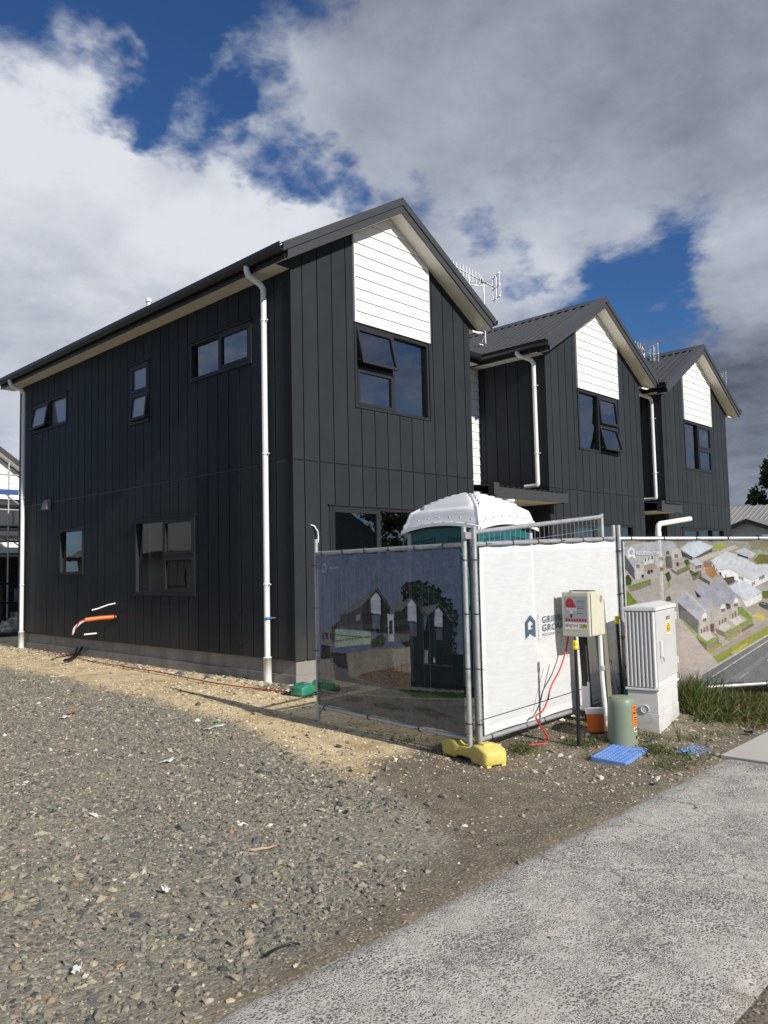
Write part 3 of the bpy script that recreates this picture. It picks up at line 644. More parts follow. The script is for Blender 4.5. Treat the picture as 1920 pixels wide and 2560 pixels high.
def ground_mat():
    m = bpy.data.materials.new('ground_gravel_and_clay'); m.use_nodes = True; t = m.node_tree; L = t.links.new; b = t.nodes['Principled BSDF']
    b.inputs['Roughness'].default_value = .92; b.inputs['Specular IOR Level'].default_value = .2
    tc = N(t, 'ShaderNodeTexCoord'); V = tc.outputs['Object']
    def nz(s, d=8, r=.65): n = N(t, 'ShaderNodeTexNoise'); n.inputs['Scale'].default_value = s; n.inputs['Detail'].default_value = d; n.inputs['Roughness'].default_value = r; L(V, n.inputs['Vector']); return n.outputs['Fac']
    def ramp(f, *st):
        r = N(t, 'ShaderNodeValToRGB'); L(f, r.inputs[0]); e = r.color_ramp.elements; e[0].position, e[0].color = st[0]; e[1].position, e[1].color = st[-1]
        for p, c in st[1:-1]: q = e.new(p); q.color = c
        return r.outputs[0]
    def mix(f, a, c, bl='MIX'):
        x = N(t, 'ShaderNodeMix', data_type='RGBA', blend_type=bl)
        for i, s in ((0, f), (6, a), (7, c)):
            if isinstance(s, (float, int)): x.inputs[i].default_value = s
            elif isinstance(s, tuple): x.inputs[i].default_value = s
            else: L(s, x.inputs[i])
        return x.outputs[2]
    vo = N(t, 'ShaderNodeTexVoronoi'); vo.inputs['Scale'].default_value = 55; L(V, vo.inputs['Vector'])
    v2 = N(t, 'ShaderNodeTexVoronoi'); v2.inputs['Scale'].default_value = 120; L(V, v2.inputs['Vector'])
    sepc = N(t, 'ShaderNodeSeparateColor'); L(vo.outputs['Color'], sepc.inputs[0]); sep2 = N(t, 'ShaderNodeSeparateColor'); L(v2.outputs['Color'], sep2.inputs[0])
    chip = ramp(sepc.outputs[0], (0, (.10, .10, .10, 1)), (.45, (.22, .205, .17, 1)), (.8, (.33, .29, .22, 1)), (.97, (.55, .50, .41, 1)))
    fines = ramp(nz(30), (.3, (.19, .170, .132, 1)), (.7, (.36, .315, .232, 1)))
    gravel = mix(.62, fines, chip); gravel = mix(ramp(nz(1.1, 4), (.42, (0, 0, 0, 1)), (.70, (.45, .45, .45, 1))), gravel, (.40, .345, .245, 1))
    tan = ramp(nz(4.5, 10, .7), (.25, (.52, .38, .195, 1)), (.5, (.70, .55, .315, 1)), (.72, (.80, .69, .47, 1)))
    tan = mix(ramp(sep2.outputs[0], (.78, (0, 0, 0, 1)), (.95, (.8, .8, .8, 1))), tan, (.70, .62, .47, 1))
    tan = mix(ramp(nz(1.8, 6), (.50, (0, 0, 0, 1)), (.66, (.75, .75, .75, 1))), tan, (.36, .245, .120, 1))
    brown = ramp(nz(7, 10, .7), (.25, (.115, .092, .064, 1)), (.55, (.20, .165, .118, 1)), (.8, (.31, .262, .192, 1)))
    brown = mix(ramp(sep2.outputs[1], (.86, (0, 0, 0, 1)), (.97, (.6, .6, .6, 1))), brown, (.58, .51, .40, 1))
    at = N(t, 'ShaderNodeAttribute', attribute_name='zone'); sz = N(t, 'ShaderNodeSeparateColor'); L(at.outputs['Color'], sz.inputs[0])
    c = mix(sz.outputs[0], gravel, tan); c = mix(sz.outputs[1], c, brown); c = mix(sz.outputs[2], c, (.10, .115, .05, 1)); L(c, b.inputs['Base Color'])
    h1 = N(t, 'ShaderNodeMath', operation='MULTIPLY_ADD'); L(vo.outputs['Distance'], h1.inputs[0]); h1.inputs[1].default_value = -1.0; L(nz(45), h1.inputs[2])
    bp = N(t, 'ShaderNodeBump'); bp.inputs['Strength'].default_value = .55; bp.inputs['Distance'].default_value = .008; L(h1.outputs[0], bp.inputs['Height']); L(bp.outputs[0], b.inputs['Normal'])
    return m
def axis(lo, hi, st):
    c = np.arange(lo, hi+st/2, st); o = [1, 2.5, 5, 10, 20, 40, 80, 160, 320]
    return np.concatenate([lo-np.array(o[::-1], float), c, hi+np.array(o, float)])
gx, gy = np.meshgrid(axis(-8, 5, .06), axis(-8.2, 12, .07)); gz = height(gx, gy)
gm = grid_mesh('ground', gx, gy, gz); tz, bz = zones(gx, gy); far = sstep(14, 30, np.hypot(gx, gy))
attr_colour(gm, 'zone', np.stack([tz.ravel(), bz.ravel(), far.ravel()*.9], -1))
go = bpy.data.objects.new('ground', gm); COL.objects.link(go); gm.materials.append(ground_mat()); tag(go, kind='structure')
# footpath: old chip seal with pale mortar showing, cracked; then a newer concrete slab
def path_mat():
    m = bpy.data.materials.new('chip_seal'); m.use_nodes = True; t = m.node_tree; L = t.links.new; b = t.nodes['Principled BSDF']; b.inputs['Roughness'].default_value = .85
    b.inputs['Specular IOR Level'].default_value = .25
    tc = N(t, 'ShaderNodeTexCoord'); V = tc.outputs['Object']
    def nz(s, d=6, r=.6): n = N(t, 'ShaderNodeTexNoise'); n.inputs['Scale'].default_value = s; n.inputs['Detail'].default_value = d; n.inputs['Roughness'].default_value = r; L(V, n.inputs['Vector']); return n
    wn_ = nz(40, 3); wsub = N(t, 'ShaderNodeVectorMath', operation='SCALE'); L(wn_.outputs['Color'], wsub.inputs[0]); wsub.inputs['Scale'].default_value = .005
    wv = N(t, 'ShaderNodeVectorMath', operation='ADD'); L(V, wv.inputs[0]); L(wsub.outputs[0], wv.inputs[1])
    vo = N(t, 'ShaderNodeTexVoronoi'); vo.inputs['Scale'].default_value = 84; L(wv.outputs[0], vo.inputs['Vector'])
    sc = N(t, 'ShaderNodeSeparateColor'); L(vo.outputs['Color'], sc.inputs[0])
    vb = N(t, 'ShaderNodeTexVoronoi'); vb.inputs['Scale'].default_value = 150; L(wv.outputs[0], vb.inputs['Vector'])
    gs = N(t, 'ShaderNodeMapRange'); L(nz(5, 6, .7).outputs['Fac'], gs.inputs[0]); gs.inputs[1].default_value = .42; gs.inputs[2].default_value = .58
    vd = N(t, 'ShaderNodeMix', data_type='FLOAT'); L(gs.outputs[0], vd.inputs[0]); L(vo.outputs['Distance'], vd.inputs[2]); L(vb.outputs['Distance'], vd.inputs[3])
    wear = nz(2.1, 8, .68); big = nz(.8, 3)
    # chip where distance is small; threshold shifts with wear so that mortar takes over in patches
    thr = N(t, 'ShaderNodeMapRange'); L(wear.outputs['Fac'], thr.inputs[0]); thr.inputs[1].default_value = .38; thr.inputs[2].default_value = .62; thr.inputs[3].default_value = .58; thr.inputs[4].default_value = .36
    df = N(t, 'ShaderNodeMath', operation='SUBTRACT'); L(thr.outputs[0], df.inputs[0]); L(vd.outputs[0], df.inputs[1])
    mk = N(t, 'ShaderNodeMapRange'); L(df.outputs[0], mk.inputs[0]); mk.inputs[1].default_value = -.10; mk.inputs[2].default_value = .14
    ch = N(t, 'ShaderNodeValToRGB'); L(sc.outputs[0], ch.inputs[0]); e = ch.color_ramp.elements; e[0].color = (.085, .086, .090, 1); e[1].position = 1; e[1].color = (.42, .40, .375, 1); q = e.new(.45); q.color = (.165, .163, .160, 1); q = e.new(.75); q.color = (.26, .25, .235, 1)
    mo = N(t, 'ShaderNodeValToRGB'); L(nz(18, 7).outputs['Fac'], mo.inputs[0]); e = mo.color_ramp.elements; e[0].position = .3; e[0].color = (.44, .405, .345, 1); e[1].position = .7; e[1].color = (.66, .615, .54, 1)
    mx = N(t, 'ShaderNodeMix', data_type='RGBA'); L(mk.outputs[0], mx.inputs[0]); L(mo.outputs[0], mx.inputs[6]); L(ch.outputs[0], mx.inputs[7])
    # cracks
    cw = nz(2.2, 6, .7); cs = N(t, 'ShaderNodeVectorMath', operation='SCALE'); L(cw.outputs['Color'], cs.inputs[0]); cs.inputs['Scale'].default_value = .55
    ca = N(t, 'ShaderNodeVectorMath', operation='ADD'); L(V, ca.inputs[0]); L(cs.outputs[0], ca.inputs[1])
    cv = N(t, 'ShaderNodeTexVoronoi', feature='DISTANCE_TO_EDGE'); cv.inputs['Scale'].default_value = 1.15; L(ca.outputs[0], cv.inputs['Vector'])
    cm = N(t, 'ShaderNodeMapRange'); L(cv.outputs['Distance'], cm.inputs[0]); cm.inputs[1].default_value = .003; cm.inputs[2].default_value = .012; cm.inputs[3].default_value = 1; cm.inputs[4].default_value = 0
    cg = N(t, 'ShaderNodeMapRange'); L(big.outputs['Fac'], cg.inputs[0]); cg.inputs[1].default_value = .46; cg.inputs[2].default_value = .60
    sx = N(t, 'ShaderNodeSeparateXYZ'); L(V, sx.inputs[0]); cx = N(t, 'ShaderNodeMapRange'); L(sx.outputs[0], cx.inputs[0]); cx.inputs[1].default_value = -4.2; cx.inputs[2].default_value = -2.6
    c1 = N(t, 'ShaderNodeMath', operation='MULTIPLY'); L(cm.outputs[0], c1.inputs[0]); L(cx.outputs[0], c1.inputs[1])
    ccol = N(t, 'ShaderNodeMix', data_type='RGBA'); L(cg.outputs[0], ccol.inputs[0]); ccol.inputs[6].default_value = (.40, .375, .33, 1); ccol.inputs[7].default_value = (.03, .028, .025, 1)
    m2 = N(t, 'ShaderNodeMix', data_type='RGBA'); L(c1.outputs[0], m2.inputs[0]); L(mx.outputs[2], m2.inputs[6]); L(ccol.outputs[2], m2.inputs[7])
    # mud spread over the edges of the seal, with a ragged outline, and pale dusty drifts
    ey = N(t, 'ShaderNodeMath', operation='ADD'); L(sx.outputs[1], ey.inputs[0]); ey.inputs[1].default_value = 6.35
    ea = N(t, 'ShaderNodeMath', operation='ABSOLUTE'); L(ey.outputs[0], ea.inputs[0])
    en = N(t, 'ShaderNodeMath', operation='MULTIPLY_ADD'); L(nz(3.5, 8, .7).outputs['Fac'], en.inputs[0]); en.inputs[1].default_value = .40; L(ea.outputs[0], en.inputs[2])
    em = N(t, 'ShaderNodeMapRange'); L(en.outputs[0], em.inputs[0]); em.inputs[1].default_value = .80; em.inputs[2].default_value = .93; em.inputs[4].default_value = .9
    m3 = N(t, 'ShaderNodeMix', data_type='RGBA'); L(em.outputs[0], m3.inputs[0]); L(m2.outputs[2], m3.inputs[6]); m3.inputs[7].default_value = (.27, .225, .165, 1)
    dm = N(t, 'ShaderNodeMapRange'); L(nz(1.9, 9, .72).outputs['Fac'], dm.inputs[0]); dm.inputs[1].default_value = .54; dm.inputs[2].default_value = .70; dm.inputs[4].default_value = .38
    m4 = N(t, 'ShaderNodeMix', data_type='RGBA'); L(dm.outputs[0], m4.inputs[0]); L(m3.outputs[2], m4.inputs[6]); m4.inputs[7].default_value = (.46, .425, .36, 1)
    L(m4.outputs[2], b.inputs['Base Color'])
    hh = N(t, 'ShaderNodeMath', operation='MULTIPLY_ADD'); L(c1.outputs[0], hh.inputs[0]); hh.inputs[1].default_value = -1.4; L(mk.outputs[0], hh.inputs[2])
    bp = N(t, 'ShaderNodeBump'); bp.inputs['Strength'].default_value = .5; bp.inputs['Distance'].default_value = .005; L(hh.outputs[0], bp.inputs['Height']); L(bp.outputs[0], b.inputs['Normal'])
    return m
def strip(name, x0, x1, y0, y1, z, st, jit, material, crown=0.0):
    xs = np.arange(x0, x1+st/2, st); ts = np.linspace(0, 1, 16); T, X = np.meshgrid(ts, xs, indexing='ij')
    lo = y0+wob(xs, xs*0+3.1, 1, 20)*jit; hi = y1+wob(xs, xs*0+7.7, 1, 20)*jit
    Y = lo[None]+(hi-lo)[None]*T; X = X+(wob(X*0+5, Y, 1, 20)*jit*.4)*((X == xs[0])|(X == xs[-1])); Zt = z+wob(X, Y, .3, 4)*.006-.02*((T < .03)|(T > .97))
    me = grid_mesh(name, X, Y, Zt); me.materials.append(material); o = bpy.data.objects.new(name, me); COL.objects.link(o); return tag(o, kind='structure')
strip('footpath', -11, -.46, -7.02, -5.68, .014, .04, .09, path_mat())
M_SLAB = mat('new_concrete', (.50, .475, .43, 1), .8, var=.06, vs=2, bump=.12, bs=120, dirt=(.34, .30, .25, 1), ds=2.0, damt=.5)
mb = MB(); mb.box(-.45, 30, -7.05, -5.66, -.10, .03); tag(mb.build('concrete_path', M_SLAB, bevel=.008), kind='structure')
# the street in front, out of the picture but mirrored in the glass
mb = MB(); mb.box(-80, 80, -18.5, -10.5, -.10, -.004); tag(mb.build('road', mat('asphalt', (.055, .055, .057, 1), .85, var=.15, vs=3, bump=.3, bs=90)), kind='structure')
mb = MB(); mb.box(-80, 80, -10.48, -10.33, -.10, .09); tag(mb.build('kerb', M_SLAB), kind='structure')

# ------------------------------------------------------------------ loose stone, as real pieces too many to count
ICO = bmesh.new(); bmesh.ops.create_icosphere(ICO, subdivisions=1, radius=1); icov = np.array([v.co[:] for v in ICO.verts]); icof = np.array([[v.index for v in f.verts] for f in ICO.faces]); ICO.free()
octv = np.array([(1, 0, 0), (-1, 0, 0), (0, 1, 0), (0, -1, 0), (0, 0, 1), (0, 0, -1)], float); octf = np.array([(0, 2, 4), (2, 1, 4), (1, 3, 4), (3, 0, 4), (2, 0, 5), (1, 2, 5), (3, 1, 5), (0, 3, 5)])
def stones(name, x, y, size, colour, material, fine, sink=.43, z=None):
    n = len(x); bv, bf = (icov, icof) if fine else (octv, octf); k = len(bv)
    v = bv[None]*(1+RNG.uniform(-.38, .30, (n, k, 1))) * np.stack([RNG.uniform(.75, 1.35, n), RNG.uniform(.6, 1.0, n), RNG.uniform(.35, .75, n)], -1)[:, None]
    tilt = RNG.normal(0, .22, (n, 2)); a = RNG.uniform(0, 6.283, n); ca, sa = np.cos(a)[:, None], np.sin(a)[:, None]
    X = v[..., 0]*ca-v[..., 1]*sa; Y = v[..., 0]*sa+v[..., 1]*ca; Z = v[..., 2]+X*tilt[:, :1]+Y*tilt[:, 1:]
    s = (size*.5)[:, None]; zz = (height(x, y) if z is None else z)
    V = np.stack([x[:, None]+X*s, y[:, None]+Y*s, (zz+size*.5*.5*(1-2*sink))[:, None]+Z*s], -1).reshape(-1, 3)
    F = (bf[None]+(np.arange(n)*k)[:, None, None]).reshape(-1, 3); me = np_mesh(name, V, F, False)
    attr_colour(me, 'tone', np.repeat(colour, k, 0)); me.materials.append(material)
    o = bpy.data.objects.new(name, me); COL.objects.link(o); return tag(o, kind='stuff')
M_STONE = mat('crushed_rock', (.2, .2, .2, 1), .85, var=.18, vs=60, attr='tone', spec=.25)
PAL = np.array([(.150, .146, .132), (.205, .192, .163), (.275, .254, .207), (.35, .305, .225), (.44, .375, .26), (.66, .615, .52), (.095, .096, .098), (.31, .21, .13)])
def palette(n, w): i = RNG.choice(len(PAL), n, p=np.array(w)/sum(w)); return PAL[i]*RNG.uniform(.62, 1.10, (n, 1))
def scatter(n, x0, x1, y0, y1, f):
    x = RNG.uniform(x0, x1, n); y = RNG.uniform(y0, y1, n); k = RNG.uniform(0, 1, n) < f(x, y)
    return x[k], y[k]
def dist(x, y): return np.hypot(x-CAM.x, y-CAM.y)
def free(x, y):     # not on the path, not inside the houses
    return (((y > -5.70+wob(x, x*0+7.7, 1, 20)*.07) | (y < -7.00)) & ~((x > -.02) & (y > -.02))).astype(float)
def gz_(x, y):      # gravel-zone share
    t, b = zones(x, y); return (1-.93*t)*(1-.93*b)
x, y = scatter(185000, -7.2, -1.0, -5.8, 1.5, lambda x, y: gz_(x, y)*free(x, y)*np.clip(1.5-dist(x, y)/5.2, 0, 1)*np.clip(.60+1.3*wob(x*.8, y*.8)+.6*wob(x*2.3, y*2.3)-.45*np.exp(-((x+3.9+.10*y)/.28)**2), .16, 1))
sz = np.exp(RNG.normal(math.log(.0125), .58, len(x))); sz = np.clip(sz, .005, .058)
stones('gravel', x, y, sz, palette(len(x), (18, 22, 24, 18, 9, 1.2, 7, 2.5)), M_STONE, True)
x, y = scatter(190000, -9, -.6, -4.5, 12, lambda x, y: gz_(x, y)*free(x, y)*np.clip((dist(x, y)-3.2)/2, 0, 1)*np.clip(1.9-dist(x, y)/11, .25, 1))
sz = np.clip(np.exp(RNG.normal(math.log(.020), .50, len(x))), .009, .075)
stones('gravel', x, y, sz, palette(len(x), (14, 20, 26, 20, 11, 2, 6, 1.5)), M_STONE, False)
x, y = scatter(60000, -2.9, 0, -4.4, 9.5, lambda x, y: zones(x, y)[0]*free(x, y)*np.clip(wob(x*1.1, y*1.1)*1.2+.25, .03, .8))
sz = np.clip(np.exp(RNG.normal(math.log(.019), .5, len(x))), .008, .085)
stones('pale_stones', x, y, sz, palette(len(x), (1, 3, 6, 16, 30, 44, 2, 1))*np.array([1.08, 1.0, .86]), M_STONE, False)
x, y = scatter(30000, -5.6, 3.4, -5.72, -3.6, lambda x, y: zones(x, y)[1]*free(x, y)*np.where(x > -2.0, .75, .12)*np.clip(wob(x*1.4, y*1.4)+.55, .1, 1))
sz = np.clip(np.exp(RNG.normal(math.log(.0135), .55, len(x))), .005, .065)
stones('pale_stones', x, y, sz, palette(len(x), (3, 6, 14, 22, 20, 26, 4, 4)), M_STONE, True)
x, y = scatter(9000, -6, -1, -9, -7.0, lambda x, y: .5+0*x); stones('gravel', x, y, np.clip(np.exp(RNG.normal(math.log(.012), .4, len(x))), .006, .03), palette(len(x), (10, 14, 20, 20, 14, 6, 8, 3)), M_STONE, True)
x, y = scatter(700, -6, -.6, -7.0, -5.7, lambda x, y: .35+0*x); stones('grit', x, y, np.clip(np.exp(RNG.normal(math.log(.008), .4, len(x))), .004, .018), palette(len(x), (10, 14, 20, 20, 14, 12, 8, 3)), M_STONE, True, z=np.full(len(x), .014))
# rubble and mortar spill along the foot of the side wall
x, y = scatter(5200, -.42, -.02, -.1, 9.3, lambda x, y: np.clip(.25+.9*wob(x*2, y*2), 0, 1)); sz = np.clip(np.exp(RNG.normal(math.log(.030), .5, len(x))), .012, .13)
stones('rubble', x, y, sz, palette(len(x), (6, 10, 18, 20, 20, 20, 4, 2)), M_STONE, True)
x, y = scatter(1500, -.5, .35, -.9, .25, lambda x, y: ((y < -.01) | (x < -.01)).astype(float)*.8); stones('rubble', x, y, np.clip(np.exp(RNG.normal(math.log(.032), .45, len(x))), .012, .09), palette(len(x), (20, 16, 8, 4, 2, 2, 30, 2)), M_STONE, True)
# ------------------------------------------------------------------ temporary fence
def gh(x, y): return float(height(np.array([x], float), np.array([y], float))[0])
def fence_panel(A, B, label, ta, tb, ba, bb, pa, pb, ties=True, foot=(0, 0), faceside=-1):
    """A, B: post centres; ta/tb top-rail heights, ba/bb bottom-rail heights, pa/pb post tops"""
    A, B = Vector((A[0], A[1], 0)), Vector((B[0], B[1], 0)); e = (B-A); L = e.length; e.normalize(); n = Vector((e.y, -e.x, 0))*(1 if faceside < 0 else -1)
    f = thing('temporary_fence', (A.x, A.y, 0), label, 'fence')
    za, zb = gh(A.x, A.y), gh(B.x, B.y)
    for P, z0, z1 in ((A, za-.03+foot[0], pa), (B, zb-.03+foot[1], pb)):
        mb = MB(); mb.tube([P+Vector((0, 0, z0)), P+Vector((0, 0, z1))], .021, 12); mb.build('post', M_GALV, f, True)
    for a, b in ((ta, tb), (ba, bb)):
        mb = MB(); mb.tube([A+Vector((0, 0, a)), B+Vector((0, 0, b))], .021, 12); mb.build('rail', M_GALV, f, True)
    mb = MB(); k = int(L/.075)
    for i in range(1, k):
        t = i/k; q = A+e*(L*t); w = RNG.normal(0, .003, 2); mb.tube([q+n*(.004+w[0])+Vector((0, 0, ba+(bb-ba)*t-.01)), q+e*w[1]+n*.004+Vector((0, 0, ta+(tb-ta)*t+.01))], .0021, 4, False)
    for h in (.08, .22, .40, .60, .80, .92):
        mb.tube([A+n*.006+Vector((0, 0, ba+(ta-ba)*h)), B+n*.006+Vector((0, 0, bb+(tb-bb)*h))], .0021, 4, False)
    mb.build('wire_mesh', M_WIRE, f, True)
    def tie(P, ax, tail):
        a = ax.normalized(); u = n; v = a.cross(u); r = .026
        mb = MB(); mb.tube([P+(u*math.cos(w)+v*math.sin(w))*r for w in np.linspace(0, 6.3, 13)], .0034, 5); tl = (u*.8+Vector(RNG.normal(0, .5, 3))).normalized()*tail
        mb.tube([P+u*r, P+u*r+tl], .003, 4); mb.build('cable_tie', M_BLACK, f, True)
    if ties:
        for i in range(6):
            t = (i+.35)/6
            tie(A+e*(L*t)+Vector((0, 0, ta+(tb-ta)*t)), B-A, .05)
            if i % 2 == 0: tie(A+e*(L*t)+Vector((0, 0, ba+(bb-ba)*t)), B-A, .06)
        for P, lo, hi in ((A, ba, ta), (B, bb, tb)):
            for i in range(4): tie(P+Vector((0, 0, lo+(hi-lo)*(.08+.28*i))), Vector((0, 0, 1)), .035)
    f['e'] = 0; del f['e']
    return f, A, B, n
def px_uv(x, y, A, B, z):
    """photograph pixel -> place on the banner (0..1 along, 0..1 down)"""
    e = (B-A); L = e.length; en = e.normalized(); p = ray_plane(x, y, A, (en.y, -en.x, 0)); u = (p-A).dot(en)/L
    t = z[0]+(z[1]-z[0])*u; b = z[2]+(z[3]-z[2])*u
    return u, (t-p.z)/(t-b)
class Print:
    def __init__(s, nu, nv, base): s.nu, s.nv = nu, nv; s.a = np.empty((nv, nu, 3)); s.a[:] = base; s.U, s.V = np.meshgrid((np.arange(nu)+.0)/(nu-1), np.arange(nv)/(nv-1))
    def poly(s, pts, col, noise=0.0, k=1.0):
        inside = np.zeros(s.U.shape, bool); n = len(pts)
        for i in range(n):
            (x1, y1), (x2, y2) = pts[i], pts[(i+1) % n]
            if y1 == y2: continue
            c = ((s.V < y1) != (s.V < y2)) & (s.U < (x2-x1)*(s.V-y1)/(y2-y1)+x1); inside ^= c
        col = np.array([lin(c) for c in col]); m = inside.sum()
        v = col[None]*(1+RNG.normal(0, noise, (m, 1))) if noise else np.repeat(col[None], m, 0)
        s.a[inside] = s.a[inside]*(1-k)+v*k
def grain(pr, amt, blur):
    """photographic unevenness of the print: soft mottling, fine grain and slightly soft edges"""
    a = pr.a
    for _ in range(blur): a = (a+np.roll(a, 1, 0)+np.roll(a, -1, 0)+np.roll(a, 1, 1)+np.roll(a, -1, 1))/5
    h, w = a.shape[:2]; m = np.zeros((h, w))
    for k in (2, 4, 9, 20):
        g0 = RNG.normal(0, 1, (h//k+2, w//k+2)); yi, xi = np.arange(h)/k, np.arange(w)/k; y0, x0 = yi.astype(int), xi.astype(int); fy, fx = (yi-y0)[:, None], (xi-x0)[None]
        m += (g0[y0][:, x0]*(1-fy)*(1-fx)+g0[y0+1][:, x0]*fy*(1-fx)+g0[y0][:, x0+1]*(1-fy)*fx+g0[y0+1][:, x0+1]*fy*fx)*(.8 if k > 4 else 1)
    e = np.abs(a.mean(2)-np.roll(a.mean(2), 2, 0))+np.abs(a.mean(2)-np.roll(a.mean(2), 2, 1))
    pr.a = np.clip(a*(1+amt*m[..., None])-.12*e[..., None], .004, .85)
def banner(name, A, B, n, z, pr, label, see, off=.024, inset=(.012, .012), wave=.018):
    """z = top A, top B, bottom A, bottom B"""
    e = B-A; L = e.length; en = e.normalized(); nu, nv = pr.nu, pr.nv; U, V = pr.U, pr.V
    uu = inset[0]+(1-inset[0]-inset[1])*U
    zt = z[0]+(z[1]-z[0])*uu; zb = z[2]+(z[3]-z[2])*uu; Z = zt+(zb-zt)*V-.011*np.abs(np.sin(uu*6*math.pi-.35*math.pi))*np.exp(-V/.06)+.010*np.abs(np.sin(uu*3*math.pi))*np.exp(-(1-V)/.05)
    edge = np.minimum(1, 12*np.minimum(np.minimum(U, 1-U), np.minimum(V, 1-V)))
    D = off+wave*edge*(wob(U*3.1+A.x, V*2.0, 0, 3)+.8*wob(U*9+V*4, V*1.5, 1, 20)) + .010*np.exp(-((V-.04)/.05)**2)*np.cos(U*6*math.pi*2)*.5
    X = A.x+en.x*L*uu+n.x*D; Y = A.y+en.y*L*uu+n.y*D
    me = grid_mesh(name, X, Y, Z); attr_colour(me, 'print', np.clip(pr.a, 0, .9).reshape(-1, 3)); me.materials.append(cloth_mat('printed_mesh_'+name+str(nu), see))
    o = bpy.data.objects.new(name, me); COL.objects.link(o); return tag(o, label, 'banner')
P0a, P0b = (-1.655, -4.165), (-1.60, -4.225); PL, PM, PR = (-1.33, -1.97), (.65, -4.28), (2.72, -5.49)
fA, A1, B1, n1 = fence_panel(PL, P0a, 'galvanised fence panel carrying the dark banner of gabled houses', 1.69, 1.70, .135, .15, 1.84, 1.845, faceside=-1, foot=(0, .07))
fB, A2, B2, n2 = fence_panel(P0b, PM, 'galvanised fence panel carrying the plain white banner', 1.70, 1.772, .145, .20, 1.845, 1.91, faceside=-1, foot=(.07, 0))
fC, A3, B3, n3 = fence_panel((.70, -4.31), PR, 'galvanised fence panel carrying the aerial-view banner beside the tall grass', 1.772, 1.75, .225, .21, 1.91, 1.90, faceside=-1)
fD, A4, B4, n4 = fence_panel((-1.53, -4.15), (.62, -4.17), 'bare mesh fence panel tilted up behind the white banner', 1.80, 2.00, .26, .46, 1.83, 2.03, ties=False, faceside=-1)
mb = MB(); mb.box(-1.70, -1.555, -4.215, -4.175, 1.745, 1.80); mb.build('clamp', M_GALV, fA, True)
for a, v in ((n1, (A1, B1)), (n2, (A2, B2)), (n3, (A3, B3))): assert (CAM-v[0]).dot(a) > 0, (a, v)
# dark banner with the picture of three gabled houses
zA = (1.668, 1.678, .16, .175); pr = Print(300, 220, [lin(128), lin(136), lin(154)]); g = lambda l: [px_uv(780+X*.24111, 1360+Y*.24111, A1, B1, zA) for X, Y in l]
pr.a *= (1.12-.22*pr.V[..., None])
GAIN = 1.38
def P1(l, c, noise=0.0, k=1.0): pr.poly(g(l), [min(250, v*GAIN) for v in c], noise, k)
for cx, cy, r in ((1040, 480, 75), (1130, 450, 70), (1230, 480, 80), (1330, 560, 85), (1420, 640, 80), (1480, 740, 70), (1180, 560, 110), (1300, 650, 100), (1050, 560, 70), (1510, 840, 45), (1500, 950, 50), (1490, 1060, 55), (1490, 1170, 60)):
    for _ in range(48):
        q = RNG.uniform(0, 6.283); d = r*math.sqrt(RNG.uniform(0, 1.15)); k = RNG.uniform(.10, .30)*r; sh = RNG.uniform(.6, 1.5); ph = RNG.uniform(0, 6)
        P1([(cx+d*math.cos(q)+k*(1+.4*math.sin(3*w+ph))*math.cos(w), cy+d*math.sin(q)+k*(1+.4*math.cos(4*w+ph))*math.sin(w)) for w in np.linspace(0, 6.283, 12)[:-1]], (38*sh, 43*sh, 34*sh), .3)
P1([(215, 860), (300, 790), (310, 900), (210, 1060)], (60, 64, 52), .3)
P1([(290, 742), (690, 450), (730, 500), (545, 640), (320, 752)], (92, 92, 92)); P1([(310, 752), (548, 642), (552, 892), (310, 872)], (66, 68, 70)); P1([(540, 636), (690, 478), (835, 662), (835, 935), (545, 892)], (46, 47, 49))
P1([(690, 450), (700, 450), (845, 655), (825, 665)], (70, 70, 70)); P1([(470, 740), (522, 722), (522, 782), (474, 800)], (120, 122, 126)); P1([(250, 880), (632, 905), (632, 1035), (250, 1072)], (140, 152, 132)); P1([(250, 935), (632, 965), (632, 975), (250, 945)], (70, 76, 66)); P1([(250, 1000), (632, 950), (632, 958), (250, 1010)], (70, 76, 66))
P1([(835, 662), (1072, 550), (1060, 590), (960, 692), (845, 702)], (94, 94, 94)); P1([(960, 692), (1072, 578), (1195, 742), (1195, 1110), (1050, 1110), (880, 940), (880, 702)], (43, 44, 46)); P1([(1065, 550), (1080, 552), (1230, 745), (1205, 748)], (72, 72, 72))
P1([(808, 722), (880, 735), (882, 932), (818, 932)], (176, 178, 180)); P1([(828, 790), (862, 790), (866, 930), (830, 930)], (50, 50, 52)); P1([(815, 935), (885, 930), (885, 1010), (820, 1005)], (150, 152, 150)); P1([(885, 925), (1040, 930), (1040, 1010), (885, 1012)], (88, 92, 90))
P1([(1170, 660), (1360, 615), (1300, 690), (1235, 747)], (96, 96, 96)); P1([(1235, 747), (1360, 640), (1505, 812), (1490, 1270), (1190, 1235), (1180, 1000)], (40, 41, 43)); P1([(1352, 615), (1365, 615), (1520, 800), (1490, 808)], (70, 70, 70))
for q in (((628, 562), (690, 498), (735, 562), (735, 730), (630, 714)), ((1020, 622), (1066, 570), (1112, 626), (1116, 806), (1026, 792)), ((1308, 692), (1350, 655), (1394, 710), (1396, 862), (1310, 850))):
    P1(q, (168, 171, 175)); (xa, _), (xb, _) = q[0], q[2]
    for i in range(9): yy = q[0][1]+20+i*16; P1([(xa, yy), (xb, yy+4), (xb, yy+8), (xa, yy+4)], (140, 143, 148))
P1([(642, 728), (731, 734), (729, 886), (648, 872)], (92, 92, 100)); P1([(1036, 802), (1116, 812), (1120, 962), (1056, 952)], (82, 82, 92)); P1([(1320, 862), (1397, 870), (1402, 1002), (1326, 992)], (78, 80, 86)); P1([(1185, 905), (1255, 905), (1240, 1080), (1195, 1080)], (28, 28, 30))
